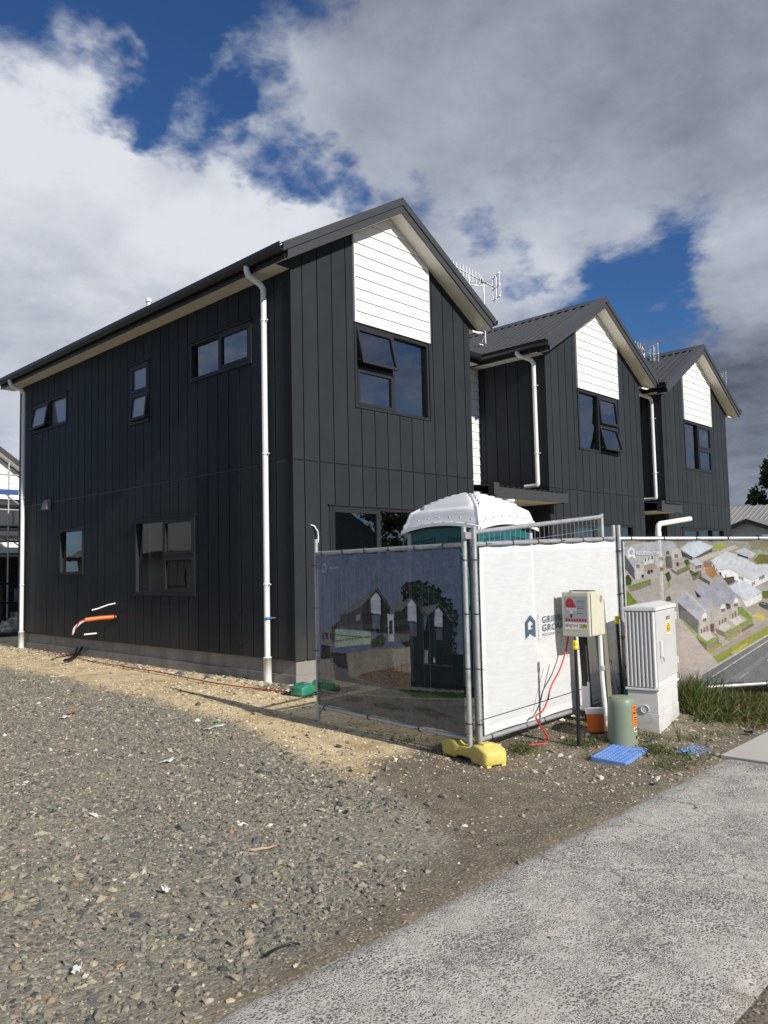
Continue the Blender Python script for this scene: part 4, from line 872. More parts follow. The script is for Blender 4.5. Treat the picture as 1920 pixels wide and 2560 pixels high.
P1([(690, 955), (760, 930), (800, 990), (760, 1060), (640, 1070), (630, 1000)], (66, 72, 52), .3)
P1([(100, 880), (222, 892), (222, 1055), (100, 1035)], (104, 104, 108)); [P1([(x, 915), (x+18, 917), (x+18, 985), (x, 982)], (50, 50, 54)) for x in (118, 155, 195)]; P1([(100, 1040), (200, 1050), (200, 1190), (100, 1190)], (44, 44, 46))
P1([(200, 1120), (380, 1132), (395, 1300), (200, 1245)], (54, 54, 54)); P1([(370, 1132), (700, 1085), (1045, 1060), (1050, 1490), (850, 1480), (405, 1380)], (124, 116, 102), .06); P1([(460, 1380), (600, 1320), (780, 1300), (1046, 1225), (1050, 1492), (850, 1482)], (104, 88, 72), .35); P1([(620, 1395), (780, 1350), (860, 1380), (760, 1440), (660, 1420)], (92, 90, 86), .2)
P1([(1050, 1105), (1200, 1105), (1760, 1170), (1760, 1535), (1058, 1475)], (36, 37, 37)); P1([(1200, 1100), (1240, 1105), (1240, 1235), (1200, 1230)], (120, 122, 124)); P1([(1300, 1180), (1318, 1182), (1318, 1228), (1300, 1226)], (170, 172, 172)); P1([(1190, 1235), (1500, 1262), (1500, 1275), (1190, 1248)], (70, 70, 68))
P1([(-40, 1160), (250, 1235), (395, 1375), (850, 1482), (1105, 1592), (320, 1545), (290, 1455), (-40, 1400)], (92, 90, 88), .03); P1([(-40, 1405), (285, 1455), (322, 1538), (-40, 1490)], (38, 60, 36), .15); P1([(905, 1500), (1770, 1555), (1770, 1618), (1105, 1592)], (46, 68, 38), .15); P1([(1000, 1480), (1770, 1528), (1770, 1555), (910, 1500)], (98, 97, 94))
P1([(95, 1502), (322, 1540), (1105, 1598), (1772, 1616), (1800, 2100), (-100, 2000), (-100, 1480)], (84, 84, 81), .03); P1([(95, 1500), (322, 1538), (1105, 1590), (1772, 1606), (1772, 1622), (1105, 1604), (322, 1552), (95, 1514)], (110, 109, 104)); P1([(330, 1600), (420, 1572), (520, 1585), (560, 1615), (450, 1640), (370, 1630)], (66, 66, 63), .12); P1([(640, 1650), (800, 1640), (930, 1680), (1000, 1720), (860, 1725), (700, 1690)], (64, 64, 61), .12); P1([(1080, 1690), (1250, 1700), (1420, 1760), (1560, 1800), (1300, 1800), (1150, 1740)], (66, 66, 63), .12)
LOGO = [(0, 0), (0, .78), (.5, 1.0), (1, .78), (1, .62), (.5, .82), (.17, .68), (.17, .32), (.5, .5), (.5, .5), (.78, .36), (.78, .50), (.62, .56), (.62, .66), (1, .50), (1, .28), (1, .10), (1, 0), (.5, .22)]
LOGO = [(0, 0), (0, .72), (.5, 1), (1, .72), (1, .55), (.5, .80), (.22, .64), (.22, .38), (.40, .30), (.40, .42), (.50, .34), (.60, .40), (.78, .33), (.78, .50), (.60, .42), (.60, .54), (1, .66), (1, 0), (.5, .2)]
def logo_pts(x0, y0, w, h): return [(x0+a*w, y0+(1-b)*h) for a, b in LOGO]
pr.poly(g(logo_pts(112, 192, 48, 120)), (215, 216, 218), k=.75)
grain(pr, .06, 0)
bA = banner('fence_banner', A1, B1, n1, zA, pr, 'dark fence banner printed with three gabled houses and a tree', .13)
# white banner with logo
zB = (1.678, 1.750, .175, .228); pr = Print(200, 130, [.76, .77, .77])
pr.poly([(0, 0), (1, 0), (1, .035), (0, .035)], (243, 244, 245)); pr.poly([(0, 0), (.025, 0), (.025, 1), (0, 1)], (243, 244, 245)); pr.poly([(0, .955), (1, .955), (1, 1), (0, 1)], (243, 244, 245))
bB = banner('fence_banner', A2, B2, n2, zB, pr, 'white fence banner with a dark blue house logo and wording', .18, wave=.008)
M_NAVY = mat('navy_print', (.055, .10, .155, 1), .7); M_PALEP = mat('white_print', (.62, .63, .65, 1), .8)
def banner_frame(A, B, n, z, x, y, off):
    e = (B-A).normalized(); p = ray_plane(x, y, A+n*off, (n.x, n.y, 0)); sl_ = (z[1]-z[0])/(B-A).length; return p, Vector((e.x, e.y, sl_*.6)), Vector((0, 0, 1))
def banner_text(bo, A, B, n, z, x, y, s, hpx, m, off=.040, sx=1.0, name='lettering', space=1.0):
    """x, y: photograph pixel of the text's lower left corner, hpx: capital height in pixels"""
    p, ex, ey = banner_frame(A, B, n, z, x, y, off); d = (p-CAM).dot(cF); cap = hpx/FPX*d
    return text_part(name, s, cap/.70, m, bo, basis(p, ex*sx, ey, n), space=space)
zz = lambda x, y: (1180+x*.19289, 1480+y*.19289)
p, ex, ey = banner_frame(A2, B2, n2, zB, *zz(705, 605), .036); q = ray_plane(*zz(828, 585), A2+n2*.036, n2); tq = ray_plane(*zz(766, 300), A2+n2*.036, n2)
lw = (q-p).length; lh = tq.z-p.z-.0; mb = MB(); L2 = [(a*lw, b*lh) for a, b in LOGO]
mb.add([p+ex*a+ey*b for a, b in L2], [tuple(range(len(L2)))]); mb.build('logo', M_NAVY, bB)
mb = MB(); p2, _, _ = banner_frame(A2, B2, n2, zB, *zz(872, 620), .036); mb.add([p2, p2+ex*.006, p2+ex*.006+ey*.235, p2+ey*.235], [(0, 1, 2, 3)]); mb.build('divider', mat('grey_print', (.45, .46, .47, 1), .8), bB)
banner_text(bB, A2, B2, n2, zB, *zz(912, 398), 'GRIBBLE', 16.0, M_NAVY, .036, 1.22, space=1.16); banner_text(bB, A2, B2, n2, zB, *zz(915, 508), 'GROUP', 16.4, M_NAVY, .036, 1.22, space=1.16); banner_text(bB, A2, B2, n2, zB, *zz(916, 570), 'RESIDENTIAL', 6.0, M_NAVY, .036, 1.3, space=1.3)
p3, _, _ = banner_frame(A2, B2, n2, zB, *zz(120, 1660), .034); p4, _, _ = banner_frame(A2, B2, n2, zB, *zz(1500, 1235), .034); mb = MB(); mb.tube([p3, p3+(p4-p3)*.5+n2*.004, p4], .0028, 5); mb.build('hem_cord', mat('navy_cord', (.03, .04, .09, 1), .7), bB)
# aerial-view banner
zC = (1.750, 1.728, .252, .236); pr = Print(420, 280, [.34, .30, .28]); g = lambda l: [px_uv(1520+X*.24111, 1320+Y*.24111, A3, B3, zC) for X, Y in l]
GAIN = .93
def P1(l, c, noise=.02, k=1.0): pr.poly(g(l), [v*GAIN for v in c], noise, k)
def rects(l, w, h, c, sk=0.0):
    for x, y in l: P1([(x, y), (x+w, y+sk*w), (x+w, y+h+sk*w), (x, y+h)], c)
P1([(80, 120), (1659, 120), (2600, 120), (2600, 420), (1500, 420), (80, 420)], (158, 155, 142), .10)
P1([(60, 380), (900, 380), (1659, 600), (1100, 1400), (900, 1600), (60, 1600)], (178, 170, 166), .04)
P1([(95, 560), (290, 770), (110, 820), (95, 820)], (118, 138, 58), .12); P1([(100, 545), (290, 765), (270, 775), (100, 590)], (170, 160, 148))
P1([(95, 205), (340, 140), (640, 130), (722, 218), (600, 262), (445, 305), (335, 332), (235, 425), (100, 265)], (180, 181, 186)); P1([(440, 150), (560, 140), (600, 250), (450, 300)], (172, 173, 180)); P1([(95, 225), (245, 440), (245, 545), (95, 370)], (92, 94, 100))
P1([(238, 400), (285, 350), (325, 375), (328, 505), (245, 545)], (196, 192, 188)); P1([(328, 322), (440, 288), (442, 400), (330, 440)], (212, 211, 208)); P1([(445, 300), (560, 262), (565, 370), (455, 420)], (188, 184, 180)); P1([(622, 235), (680, 200), (725, 222), (745, 330), (640, 362)], (194, 189, 184)); P1([(330, 390), (445, 360), (475, 410), (350, 460)], (160, 150, 144)); P1([(470, 420), (590, 360), (620, 400), (500, 470)], (176, 160, 150)); P1([(560, 300), (620, 290), (640, 420), (575, 420)], (110, 104, 102)); P1([(640, 330), (750, 300), (770, 350), (650, 390)], (182, 166, 156))
rects([(345, 318), (380, 306), (415, 292), (575, 240), (590, 236)], 13, 30, (60, 62, 68)); rects([(255, 380), (500, 300), (660, 270)], 38, 40, (120, 122, 126)); rects([(310, 480), (375, 440), (405, 430), (510, 410), (680, 360)], 26, 34, (70, 66, 66))
P1([(95, 560), (170, 480), (210, 540), (200, 590), (140, 600)], (70, 84, 50), .35); P1([(165, 605), (405, 530), (412, 560), (190, 640)], (122, 144, 72), .15); P1([(185, 635), (412, 560), (412, 592), (200, 662)], (140, 128, 116), .06); P1([(560, 480), (600, 450), (625, 520), (590, 565)], (72, 88, 52), .35); P1([(570, 570), (620, 560), (625, 610), (590, 615)], (150, 170, 90), .15); P1([(575, 720), (610, 700), (630, 750), (570, 765)], (80, 92, 56), .3); P1([(760, 340), (800, 320), (825, 370), (790, 395)], (78, 92, 56), .35)
P1([(620, 420), (690, 460), (820, 400), (820, 430), (690, 490), (630, 450)], (118, 108, 100)); P1([(690, 440), (815, 385), (818, 410), (690, 465)], (120, 138, 76), .12); P1([(820, 430), (1040, 560), (1030, 590), (820, 470)], (96, 92, 90)); P1([(830, 470), (940, 440), (950, 500), (860, 545)], (128, 116, 106)); P1([(835, 478), (925, 450), (880, 505)], (70, 96, 50), .15)
P1([(718, 212), (800, 145), (945, 132), (1082, 186), (890, 302), (850, 300)], (204, 212, 222)); P1([(730, 235), (850, 302), (852, 332), (740, 292)], (72, 78, 86)); P1([(880, 305), (1060, 215), (1060, 240), (890, 330)], (88, 90, 96)); P1([(1062, 186), (1140, 148), (1228, 165), (1105, 238)], (154, 170, 84), .1)
P1([(830, 335), (1310, 172), (1345, 200), (880, 378)], (196, 186, 176), .05); P1([(815, 345), (890, 310), (970, 370), (900, 400)], (200, 204, 212)); rects([(885, 390), (905, 386), (925, 382)], 12, 34, (80, 84, 92))
P1([(1045, 335), (1200, 240), (1365, 282), (1530, 380), (1659, 338), (1900, 420), (1900, 560), (1659, 470), (1480, 545), (1335, 470), (1245, 420), (1112, 432)], (206, 210, 216)); P1([(1055, 362), (1112, 432), (1122, 492), (1065, 412)], (236, 236, 236)); P1([(1115, 440), (1245, 425), (1335, 475), (1480, 548), (1480, 615), (1290, 530), (1190, 520)], (236, 236, 236)); P1([(1480, 548), (1659, 472), (1900, 560), (1900, 620), (1659, 540), (1500, 615)], (232, 232, 234))
rects([(1068, 380), (1082, 398), (1098, 415), (1140, 452), (1150, 458), (1200, 490), (1345, 490), (1362, 500), (1380, 508), (1490, 560), (1505, 552), (1560, 505), (1575, 498), (1590, 492), (1605, 486)], 9, 36, (58, 60, 66))
P1([(1300, 235), (1400, 200), (1525, 265), (1480, 312), (1390, 292)], (192, 195, 202)); P1([(1330, 265), (1440, 300), (1440, 320), (1330, 285)], (74, 76, 80)); P1([(985, 425), (1080, 400), (1118, 480), (1060, 522), (1000, 480)], (170, 132, 92), .06); P1([(968, 352), (1060, 345), (1062, 400), (980, 412)], (150, 118, 100), .08); P1([(1180, 520), (1290, 500), (1300, 560), (1230, 590)], (96, 90, 82), .2)
P1([(1500, 332), (1560, 272), (1659, 282), (1900, 300), (1900, 380), (1540, 372)], (118, 118, 66), .2); P1([(1440, 130), (1659, 138), (2400, 150), (2400, 300), (1480, 222)], (140, 134, 112), .15)
P1([(1235, 602), (1380, 540), (1588, 660), (1430, 748), (1335, 722)], (208, 215, 225)); P1([(1370, 735), (1430, 750), (1585, 668), (1588, 745), (1425, 822)], (230, 230, 230)); P1([(1590, 655), (1900, 650), (1900, 780), (1600, 722)], (92, 108, 54), .2); P1([(1420, 832), (1659, 735), (2000, 800), (1900, 960), (1490, 905)], (164, 154, 144), .05); P1([(1555, 780), (1590, 765), (1640, 775), (1670, 805), (1660, 850), (1610, 835), (1560, 805)], (52, 62, 68)); P1([(1580, 775), (1625, 778), (1640, 798), (1590, 790)], (130, 142, 150))
P1([(690, 742), (762, 658), (832, 690), (995, 850), (912, 965), (700, 765)], (174, 176, 187)); P1([(762, 658), (790, 662), (1010, 850), (985, 870)], (196, 198, 205)); P1([(880, 662), (952, 580), (1012, 602), (1242, 792), (1142, 842), (1062, 742), (900, 722)], (167, 169, 181)); P1([(1022, 602), (1090, 528), (1152, 560), (1378, 722), (1252, 792), (1202, 692), (1085, 642)], (162, 164, 178)); P1([(895, 742), (1052, 718), (1075, 842), (1000, 852)], (176, 178, 188)); P1([(1085, 655), (1190, 655), (1225, 770), (1215, 770)], (176, 178, 188)); P1([(870, 640), (940, 715), (900, 722)], (58, 60, 66))
P1([(698, 772), (915, 962), (915, 1105), (705, 925)], (96, 97, 103)); P1([(915, 962), (985, 866), (1042, 902), (1042, 1025), (918, 1085)], (190, 184, 178)); P1([(1060, 860), (1142, 830), (1232, 800), (1232, 965), (1102, 1005)], (184, 177, 171)); P1([(1252, 792), (1300, 735), (1362, 735), (1368, 835), (1270, 905)], (192, 185, 178)); P1([(1205, 780), (1250, 790), (1255, 830), (1215, 845)], (60, 60, 66))
P1([(950, 905), (982, 872), (1002, 888), (1004, 945), (955, 960)], (234, 233, 230)); P1([(1150, 805), (1172, 782), (1195, 800), (1195, 850), (1150, 852)], (232, 231, 228)); P1([(1290, 745), (1310, 718), (1335, 730), (1335, 792), (1290, 795)], (234, 233, 230)); rects([(960, 940), (1155, 840), (1292, 785)], 40, 32, (116, 116, 122), -.25); rects([(940, 1045), (970, 1030), (1000, 1015), (1130, 960), (1160, 945), (1190, 930), (1270, 880), (1300, 862), (1330, 845)], 14, 60, (96, 90, 88)); P1([(1035, 1000), (1075, 985), (1080, 1070), (1040, 1085)], (90, 80, 78))
P1([(925, 1095), (1042, 1058), (1072, 1130), (1000, 1172)], (204, 200, 194)); P1([(1108, 1022), (1200, 970), (1262, 1022), (1190, 1072)], (204, 199, 194)); P1([(1232, 955), (1340, 910), (1402, 962), (1312, 1012)], (208, 203, 198)); P1([(1030, 1050), (1110, 1110), (1165, 1180), (1120, 1130)], (104, 94, 90)); P1([(1090, 1040), (1190, 1080), (1195, 1130), (1110, 1090)], (112, 100, 94))
P1([(900, 1095), (1000, 1172), (1122, 1118), (1122, 1158), (1000, 1212), (885, 1125)], (126, 156, 76), .2); P1([(1188, 1080), (1310, 1020), (1480, 930), (1492, 962), (1320, 1052), (1200, 1112)], (120, 150, 70), .2); P1([(1328, 815), (1380, 820), (1492, 930), (1440, 945), (1330, 880)], (110, 142, 66), .25); P1([(715, 925), (760, 960), (900, 1090), (870, 1100), (720, 970)], (136, 156, 96), .15)
P1([(880, 1120), (1000, 1205), (1000, 1270), (870, 1160)], (104, 98, 92)); P1([(1000, 1205), (1130, 1150), (1138, 1192), (1000, 1262)], (146, 131, 121), .06); P1([(1190, 1112), (1492, 960), (1492, 1012), (1200, 1162)], (146, 131, 121), .06); P1([(1000, 1262), (1160, 1182), (1172, 1212), (1030, 1302)], (146, 152, 78), .12); P1([(1215, 1145), (1340, 1080), (1352, 1100), (1230, 1172)], (148, 156, 80), .12); P1([(1370, 1055), (1490, 985), (1505, 1005), (1385, 1075)], (92, 112, 60), .15); P1([(1490, 905), (1560, 880), (1642, 922), (1600, 962), (1522, 942)], (192, 184, 96), .2)
P1([(705, 930), (870, 1110), (985, 1255), (1125, 1392), (960, 1505), (725, 1425)], (184, 174, 169), .03)
P1([(1030, 1305), (1659, 948), (2600, 420), (2600, 480), (1659, 1010), (1070, 1338)], (160, 152, 147)); P1([(1065, 1335), (1659, 1012), (2600, 480), (2600, 560), (1659, 1098), (1130, 1396)], (142, 150, 70), .12); P1([(1250, 1290), (1420, 1190), (1450, 1200), (1280, 1310)], (186, 172, 96), .1); P1([(1130, 1396), (1659, 1098), (2600, 560), (2600, 580), (1659, 1115), (960, 1520), (955, 1510)], (196, 194, 188))
P1([(960, 1520), (1659, 1115), (2600, 580), (2600, 1700), (900, 1700)], (118, 121, 124), .05); P1([(1050, 1540), (1659, 1160), (2600, 600), (2600, 612), (1659, 1172), (1062, 1545)], (214, 214, 212)); P1([(1335, 1560), (1450, 1490), (1460, 1496), (1350, 1564)], (220, 220, 218)); P1([(1640, 1370), (1760, 1300), (1770, 1306), (1655, 1376)], (220, 220, 218)); P1([(1250, 1560), (1659, 1290), (1659, 1330), (1330, 1600)], (136, 139, 142), .04, .6)
pr.poly(g(logo_pts(165, 195, 82, 125)), (232, 233, 235), k=.8)
grain(pr, .05, 0); pr.a[:, :3] = .6
bC = banner('fence_banner', A3, B3, n3, zC, pr, 'fence banner with an aerial view of rooftops, road and grass', .15)
banner_text(bC, A3, B3, n3, zC, 1520+290*.24111, 1320+278*.24111, 'RESIDENTIAL', 8.5, M_PALEP, .038, 1.05)
banner_text(bA, A1, B1, n1, zA, 780+185*.24111, 1360+258*.24111, 'RESIDENTIAL', 5.2, M_PALEP, .038, .95)

# ------------------------------------------------------------------ fence feet
def loft(mb, rings, smooth=True):
    n = len(rings[0]); o = len(mb.v)
    for r in rings: mb.v += [tuple(p) for p in r]
    for i in range(len(rings)-1):
        for j in range(n): mb.f.append((o+i*n+j, o+i*n+(j+1) % n, o+(i+1)*n+(j+1) % n, o+(i+1)*n+j)); mb.sm.append(smooth)
    mb.f.append(tuple(o+n-1-j for j in range(n))); mb.f.append(tuple(o+(len(rings)-1)*n+j for j in range(n))); mb.sm += [smooth]*2
def rrect(w, z0, z1, r, k=4):
    pts = []
    for cx, cz, a0 in ((w/2-r, z1-r, 0), (-w/2+r, z1-r, 90), (-w/2+r, z0+r, 180), (w/2-r, z0+r, 270)):
        for i in range(k): a = rad(a0+90*i/(k-1)); pts.append((cx+r*math.cos(a), cz+r*math.sin(a)))
    return pts
def fence_foot(loc, rz, col, label, name_m):
    f = thing('ballast_block', loc, label, 'ballast block', None, rz); M = mat(name_m, col, .5, var=.10, vs=9, dirt=(.30, .25, .17, 1), ds=7, damt=.45)
    mb = MB(); rings = []; ss = [-.30, -.294, -.27, -.20, -.12, -.09, -.06, -.02, .02, .06, .09, .12, .20, .27, .294, .30]
    for s in ss:
        a = abs(s); w = .215 if a > .12 else .215-.035*(1-max(0, a-.06)/.06 if a > .06 else 1); e = max(0, a-.27)/.03; w -= .035*e*e
        top = .13+.022*(1 if .09 < a < .22 else 0)*1.0 - .012*(1 if a < .07 else 0) - .02*e*e; bot = .012 if a > .10 else .034; bot = bot if a < .262 else .012+.012*e
        rings.append([(s, p[0], p[1]) for p in rrect(w, bot, top, .018)])
    loft(mb, rings); mb.build('body', M, f)
    for s in (-1, 1):
        mb = MB(); mb.prism([(s*.13, -.055, .120), (s*.21, -.055, .120), (s*.21, .055, .120), (s*.13, .055, .120)], [(s*.135, -.045, .168), (s*.205, -.045, .162), (s*.205, .045, .162), (s*.135, .045, .168)]); mb.build('pad', M, f, bevel=.008)
        for t in (-1, 1):
            mb = MB(); mb.box(s*.27-.025, s*.27+.025, t*.072-.022, t*.072+.022, 0, .03); mb.build('stud_foot', M, f, bevel=.008)
    return f
fence_foot((-1.60, -4.15, gh(-1.60, -4.15)), math.atan2(-.52, -.14), (.74, .60, .14, 1), 'dusty yellow plastic fence foot under the banner corner', 'yellow_plastic')
fence_foot((-.24, -.62, gh(-.3, -.6)), rad(6), (.02, .22, .13, 1), 'green plastic fence foot on the ground by the house corner', 'green_plastic')
fence_foot((.74, -4.14, gh(.74, -4.2)+.0), rad(65), (.03, .30, .20, 1), 'green plastic fence foot under the post between white and aerial banners', 'teal_plastic')

# ------------------------------------------------------------------ portable toilet
def toilet(loc, rz):
    t = thing('portable_toilet', loc, 'teal portable toilet with a ribbed white roof behind the fence', 'portable toilet', None, rz)
    M = mat('teal_plastic_body', (.012, .115, .125, 1), .42, var=.08, vs=3); MW = mat('white_roof_plastic', (.74, .75, .77, 1), .38, var=.02, vs=5); MD = mat('vent_dark', (.006, .02, .024, 1), .6)
    w = 1.10
    mb = MB(); mb.box(0, w, 0, w, .12, 2.02); mb.build('cabin', M, t, bevel=.02)
    mb = MB(); mb.box(-.02, w+.02, -.02, w+.02, 0, .12); mb.build('skid_base', M_BLACK, t)
    for x in (-.012, w-.05):
        for y in (-.012, w-.05):
            mb = MB(); mb.box(x, x+.062, y, y+.062, .12, 1.97); mb.build('corner_post', mat('pale_trim', (.45, .50, .52, 1), .4) if x+y > .5 else M, t, bevel=.012)
    for side in range(2):            # panels with an arch, and vent slots near the eave
        pl = Plane((0, 0, 0), (1, 0, 0), (0, -1, 0)) if side else Plane((0, 0, 0), (0, 1, 0), (-1, 0, 0))
        mb = MB(); c = w/2; pts = [(c+.40*math.cos(a), 1.42+.40*math.sin(a)) for a in np.linspace(0, math.pi, 15)]; ppoly(mb, pl, pts+[(c-.40, .3), (c+.40, .3)], .002, .022); mb.build('door' if side == 0 else 'side_panel', M, t, bevel=.008)
        mb = MB()
        for i in range(22):
            if 9 <= i <= 12: continue
            u = .10+i*.043
            for k in range(3): pbox(mb, pl, u, u+.022, 1.80+.04*k-.05*abs(i-10.5)/10.5, 1.825+.04*k-.05*abs(i-10.5)/10.5, .001, .004)
        tag(mb.build('vent_slots', MD, t), kind='stuff')
    # roof shell: a dome with steps, arched skirt
    n = 121; g1 = np.linspace(-1, 1, n); U, V = np.meshgrid(g1, g1); hw = w/2+.055
    m = np.maximum(np.abs(U), np.abs(V)); lo_ = np.minimum(np.abs(U), np.abs(V)); rr = (np.abs(U)**7+np.abs(V)**7)**(1/7)
    Z = .14+.27*(1-np.clip(rr/1.06, 0, 1)**1.55)
    st_ = (rr*8.5) % 1.0; on = (rr > .16)*(rr < .80)*((m-lo_) > .10)*(m > .12); Z += .045*np.clip((st_-.25)*6, 0, 1)*np.clip((.98-st_)*8, 0, 1)*on
    dd = (m-lo_); Z += .030*np.clip(1.4-dd/.055, 0, 1)*(rr > .06)
    Z = np.where(m > .90, Z-np.clip((m-.90)/.10, 0, 1)**1.5*.17, Z); arch = .085*(1-lo_**2); Z = np.where(m >= .999, -.06+arch, Z)
    X = w/2+U*hw*np.where(m > .97, 1.0, .975); Y = w/2+V*hw*np.where(m > .97, 1.0, .975)
    me = grid_mesh('roof', X, Y, 2.02+Z); me.materials.append(MW); o = bpy.data.objects.new('roof', me); COL.objects.link(o); o.parent = t
    b = o.modifiers.new('s', 'SOLIDIFY'); b.thickness = .012
    for s in (0, 1):                # flange strip with lugs around the skirt
        mb = MB()
        for i in range(24):
            a, c = -1+2*i/24, -1+2*(i+1)/24; za, zc = 1.955+.075*(1-a*a), 1.955+.075*(1-c*c)
            P = (lambda q, o_, z: (w/2+q*hw, w/2-hw-o_, z)) if s else (lambda q, o_, z: (w/2-hw-o_, w/2+q*hw, z))
            mb.prism([P(a, 0, za), P(c, 0, zc), P(c, 0, zc+.05), P(a, 0, za+.05)], [P(a, .022, za), P(c, .022, zc), P(c, .016, zc+.04), P(a, .016, za+.04)])
        mb.build('rim', MW, o)
        for i in range(7):
            q = -.82+i*.27; mb = MB(); pz = 2.06+.07*(1-q*q); c0 = (w/2+q*hw, w/2-hw-.002, pz) if s else (w/2-hw-.002, w/2+q*hw, pz)
            mb.tube([c0, (c0[0]-(0 if s else .02), c0[1]-(.02 if s else 0), pz)], .009, 8); mb.build('rivet', mat('rivet_grey', (.5, .5, .52, 1), .4), o)
    mb = MB(); mb.lathe([(.058, 2.12), (.058, 2.34), (.065, 2.34), (.065, 2.37), (.05, 2.375)], 18, (w-.13, .22)); mb.build('vent_pipe', MW, t)
    return t
toilet((.60, -2.62, gh(1, -2)), rad(0))

# ------------------------------------------------------------------ services by the footpath
def muddy(m): splash(m, -.62, -.36, .45); return m
def cabinet():
    P = Vector((-.036, -4.993, 0)); rz = .185; z0 = gh(.3, -4.95)-.045
    c = thing('utility_cabinet', (P.x, P.y, z0), 'tall pale grey electrical cabinet with a warning sticker', 'cabinet', None, rz); w, d, H = .735, .272, 1.155
    M = mat('cabinet_grey_grp', (.68, .68, .665, 1), .5, var=.035, vs=6, dirt=(.46, .44, .40, 1), ds=3, damt=.25); MB_ = mat('cabinet_base_grp', (.64, .64, .63, 1), .6, var=.05, vs=5, dirt=(.35, .31, .25, 1), ds=3, damt=.35)
    muddy(MB_)
    mb = MB(); mb.box(0, w, 0, d, -.05, .20); mb.box(.004, w-.004, .004, d-.004, .20, .395); mb.build('base', MB_, c, bevel=.006)
    mb = MB(); mb.box(.001, w-.001, .0005, .02, .190, .194); mb.build('base_joint', M_BLACK, c)
    mb = MB(); mb.box(.012, w-.012, .012, d-.012, .40, 1.10); mb.build('body', M, c)
    mb = MB(); mb.box(-.012, w+.012, -.012, d+.012, .398, .418); mb.build('plinth_lip', M, c, bevel=.004)
    mb = MB(); mb.prism([(-.016, -.016, 1.095), (w+.016, -.016, 1.095), (w+.016, d+.016, 1.095), (-.016, d+.016, 1.095)], [(-.014, -.014, 1.125), (w+.014, -.014, 1.125), (w+.014, d+.014, 1.125), (-.014, d+.014, 1.125)])
    mb.prism([(-.014, -.014, 1.1251), (w+.014, -.014, 1.1251), (w+.014, d+.014, 1.1251), (-.014, d+.014, 1.1251)], [(.02, d*.5-.02, H), (w-.02, d*.5-.02, H), (w-.02, d*.5+.02, H), (.02, d*.5+.02, H)]); mb.build('lid', M, c, bevel=.005)
    for i in range(8):               # upright ribs of the end panel
        y = .018+i*(d-.036)/7; mb = MB(); mb.prism([(.012, y-.012, .43), (.012, y+.012, .43), (.012, y+.012, 1.085), (.012, y-.012, 1.085)], [(-.012, y-.005, .43), (-.012, y+.005, .43), (-.012, y+.005, 1.085), (-.012, y-.005, 1.085)]); mb.build('rib', M, c)
    mb = MB(); mb.box(.02, w-.02, -.004, .012, .475, 1.085); dr = mb.build('door', M, c, bevel=.003)
    for z_ in (.56, .98):
        mb = MB(); mb.tube([(w-.012, -.010, z_), (w-.012, -.010, z_+.07)], .009, 8); mb.build('hinge', M, dr)
    for i in range(26):
        mb = MB(); x = .03+i*(w-.06)/25; mb.box(x-.0045, x+.0045, -.008, -.004, .48, 1.08); mb.build('flute', M, dr)
    mb = MB(); mb.box(.02, w-.02, -.0035, .012, .42, .470); mb.build('lower_panel', M, c, bevel=.003)
    mb = MB(); mb.box(.09, .125, -.03, -.006, .68, .83); mb.build('handle', M, dr, bevel=.008); mb = MB(); mb.tube([(.105, -.03, .685), (.12, -.035, .66), (.13, -.03, .645)], .006, 6); mb.build('padlock', M_GALV, dr)
    mb = MB(); mb.lathe([(.038, 0), (.038, .010), (.033, .012), (.030, .007)], 20); k = mb.build('cable_knockout', MB_, c); k.rotation_euler = (0, rad(-90), 0); k.location = (.0, .12, .235)
    Y = Plane((0, 0, 0), (1, 0, 0), (0, -1, 0))
    def lab(u0, u1, v0, v1, m, n=.0095): mb = MB(); pbox(mb, Y, u0, u1, v0, v1, .0085, n); return mb.build('sticker', m, dr)
    MWp = mat('sticker_white', (.8, .8, .78, 1), .5); MY = mat('sticker_yellow', (.82, .52, .01, 1), .5); MR = mat('sticker_red', (.35, .01, .02, 1), .5)
    lab(.36, .50, .86, 1.03, MWp); lab(.365, .495, .995, 1.028, MBK := mat('sticker_black', (.02, .015, .015, 1), .5), .0102); lab(.385, .475, .999, 1.024, MR, .0108); lab(.362, .498, .880, .968, MY, .0102)
    mb = MB(); mb.add([Y.p(.375, .908, .011), Y.p(.485, .908, .011), Y.p(.43, .965, .011)], [(0, 1, 2)]); mb.add([Y.p(.392, .913, .0115), Y.p(.468, .913, .0115), Y.p(.43, .953, .0115)], [(0, 1, 2)]); tri = mb.build('warning_triangle', MBK, dr)
    mb = MB(); mb.add([Y.p(.394, .914, .012), Y.p(.466, .914, .012), Y.p(.43, .952, .012)], [(0, 1, 2)]); mb.build('triangle_field', MY, dr); mb = MB(); mb.add([Y.p(.432, .946, .0125), Y.p(.420, .929, .0125), Y.p(.430, .930, .0125), Y.p(.424, .917, .0125), Y.p(.441, .934, .0125), Y.p(.431, .933, .0125)], [(0, 1, 2, 3, 4, 5)]); mb.build('bolt_sign', MBK, dr)
    text_part('lettering', 'DANGER', .024, mat('print_pale', (.8, .75, .72, 1), .6), dr, basis((.39, -.0113, 1.003), (.9, 0, 0), (0, 0, 1), (0, -1, 0)), world=False)
    text_part('lettering', 'LIVE WIRES', .016, MBK, dr, basis((.372, -.0103, .976), (1.05, 0, 0), (0, 0, 1), (0, -1, 0)), world=False)
    for i in range(3): lab(.385+.006*i, .475-.006*i, .9005-.0085*i, .9045-.0085*i, MBK, .0108)
    return c
cabinet()
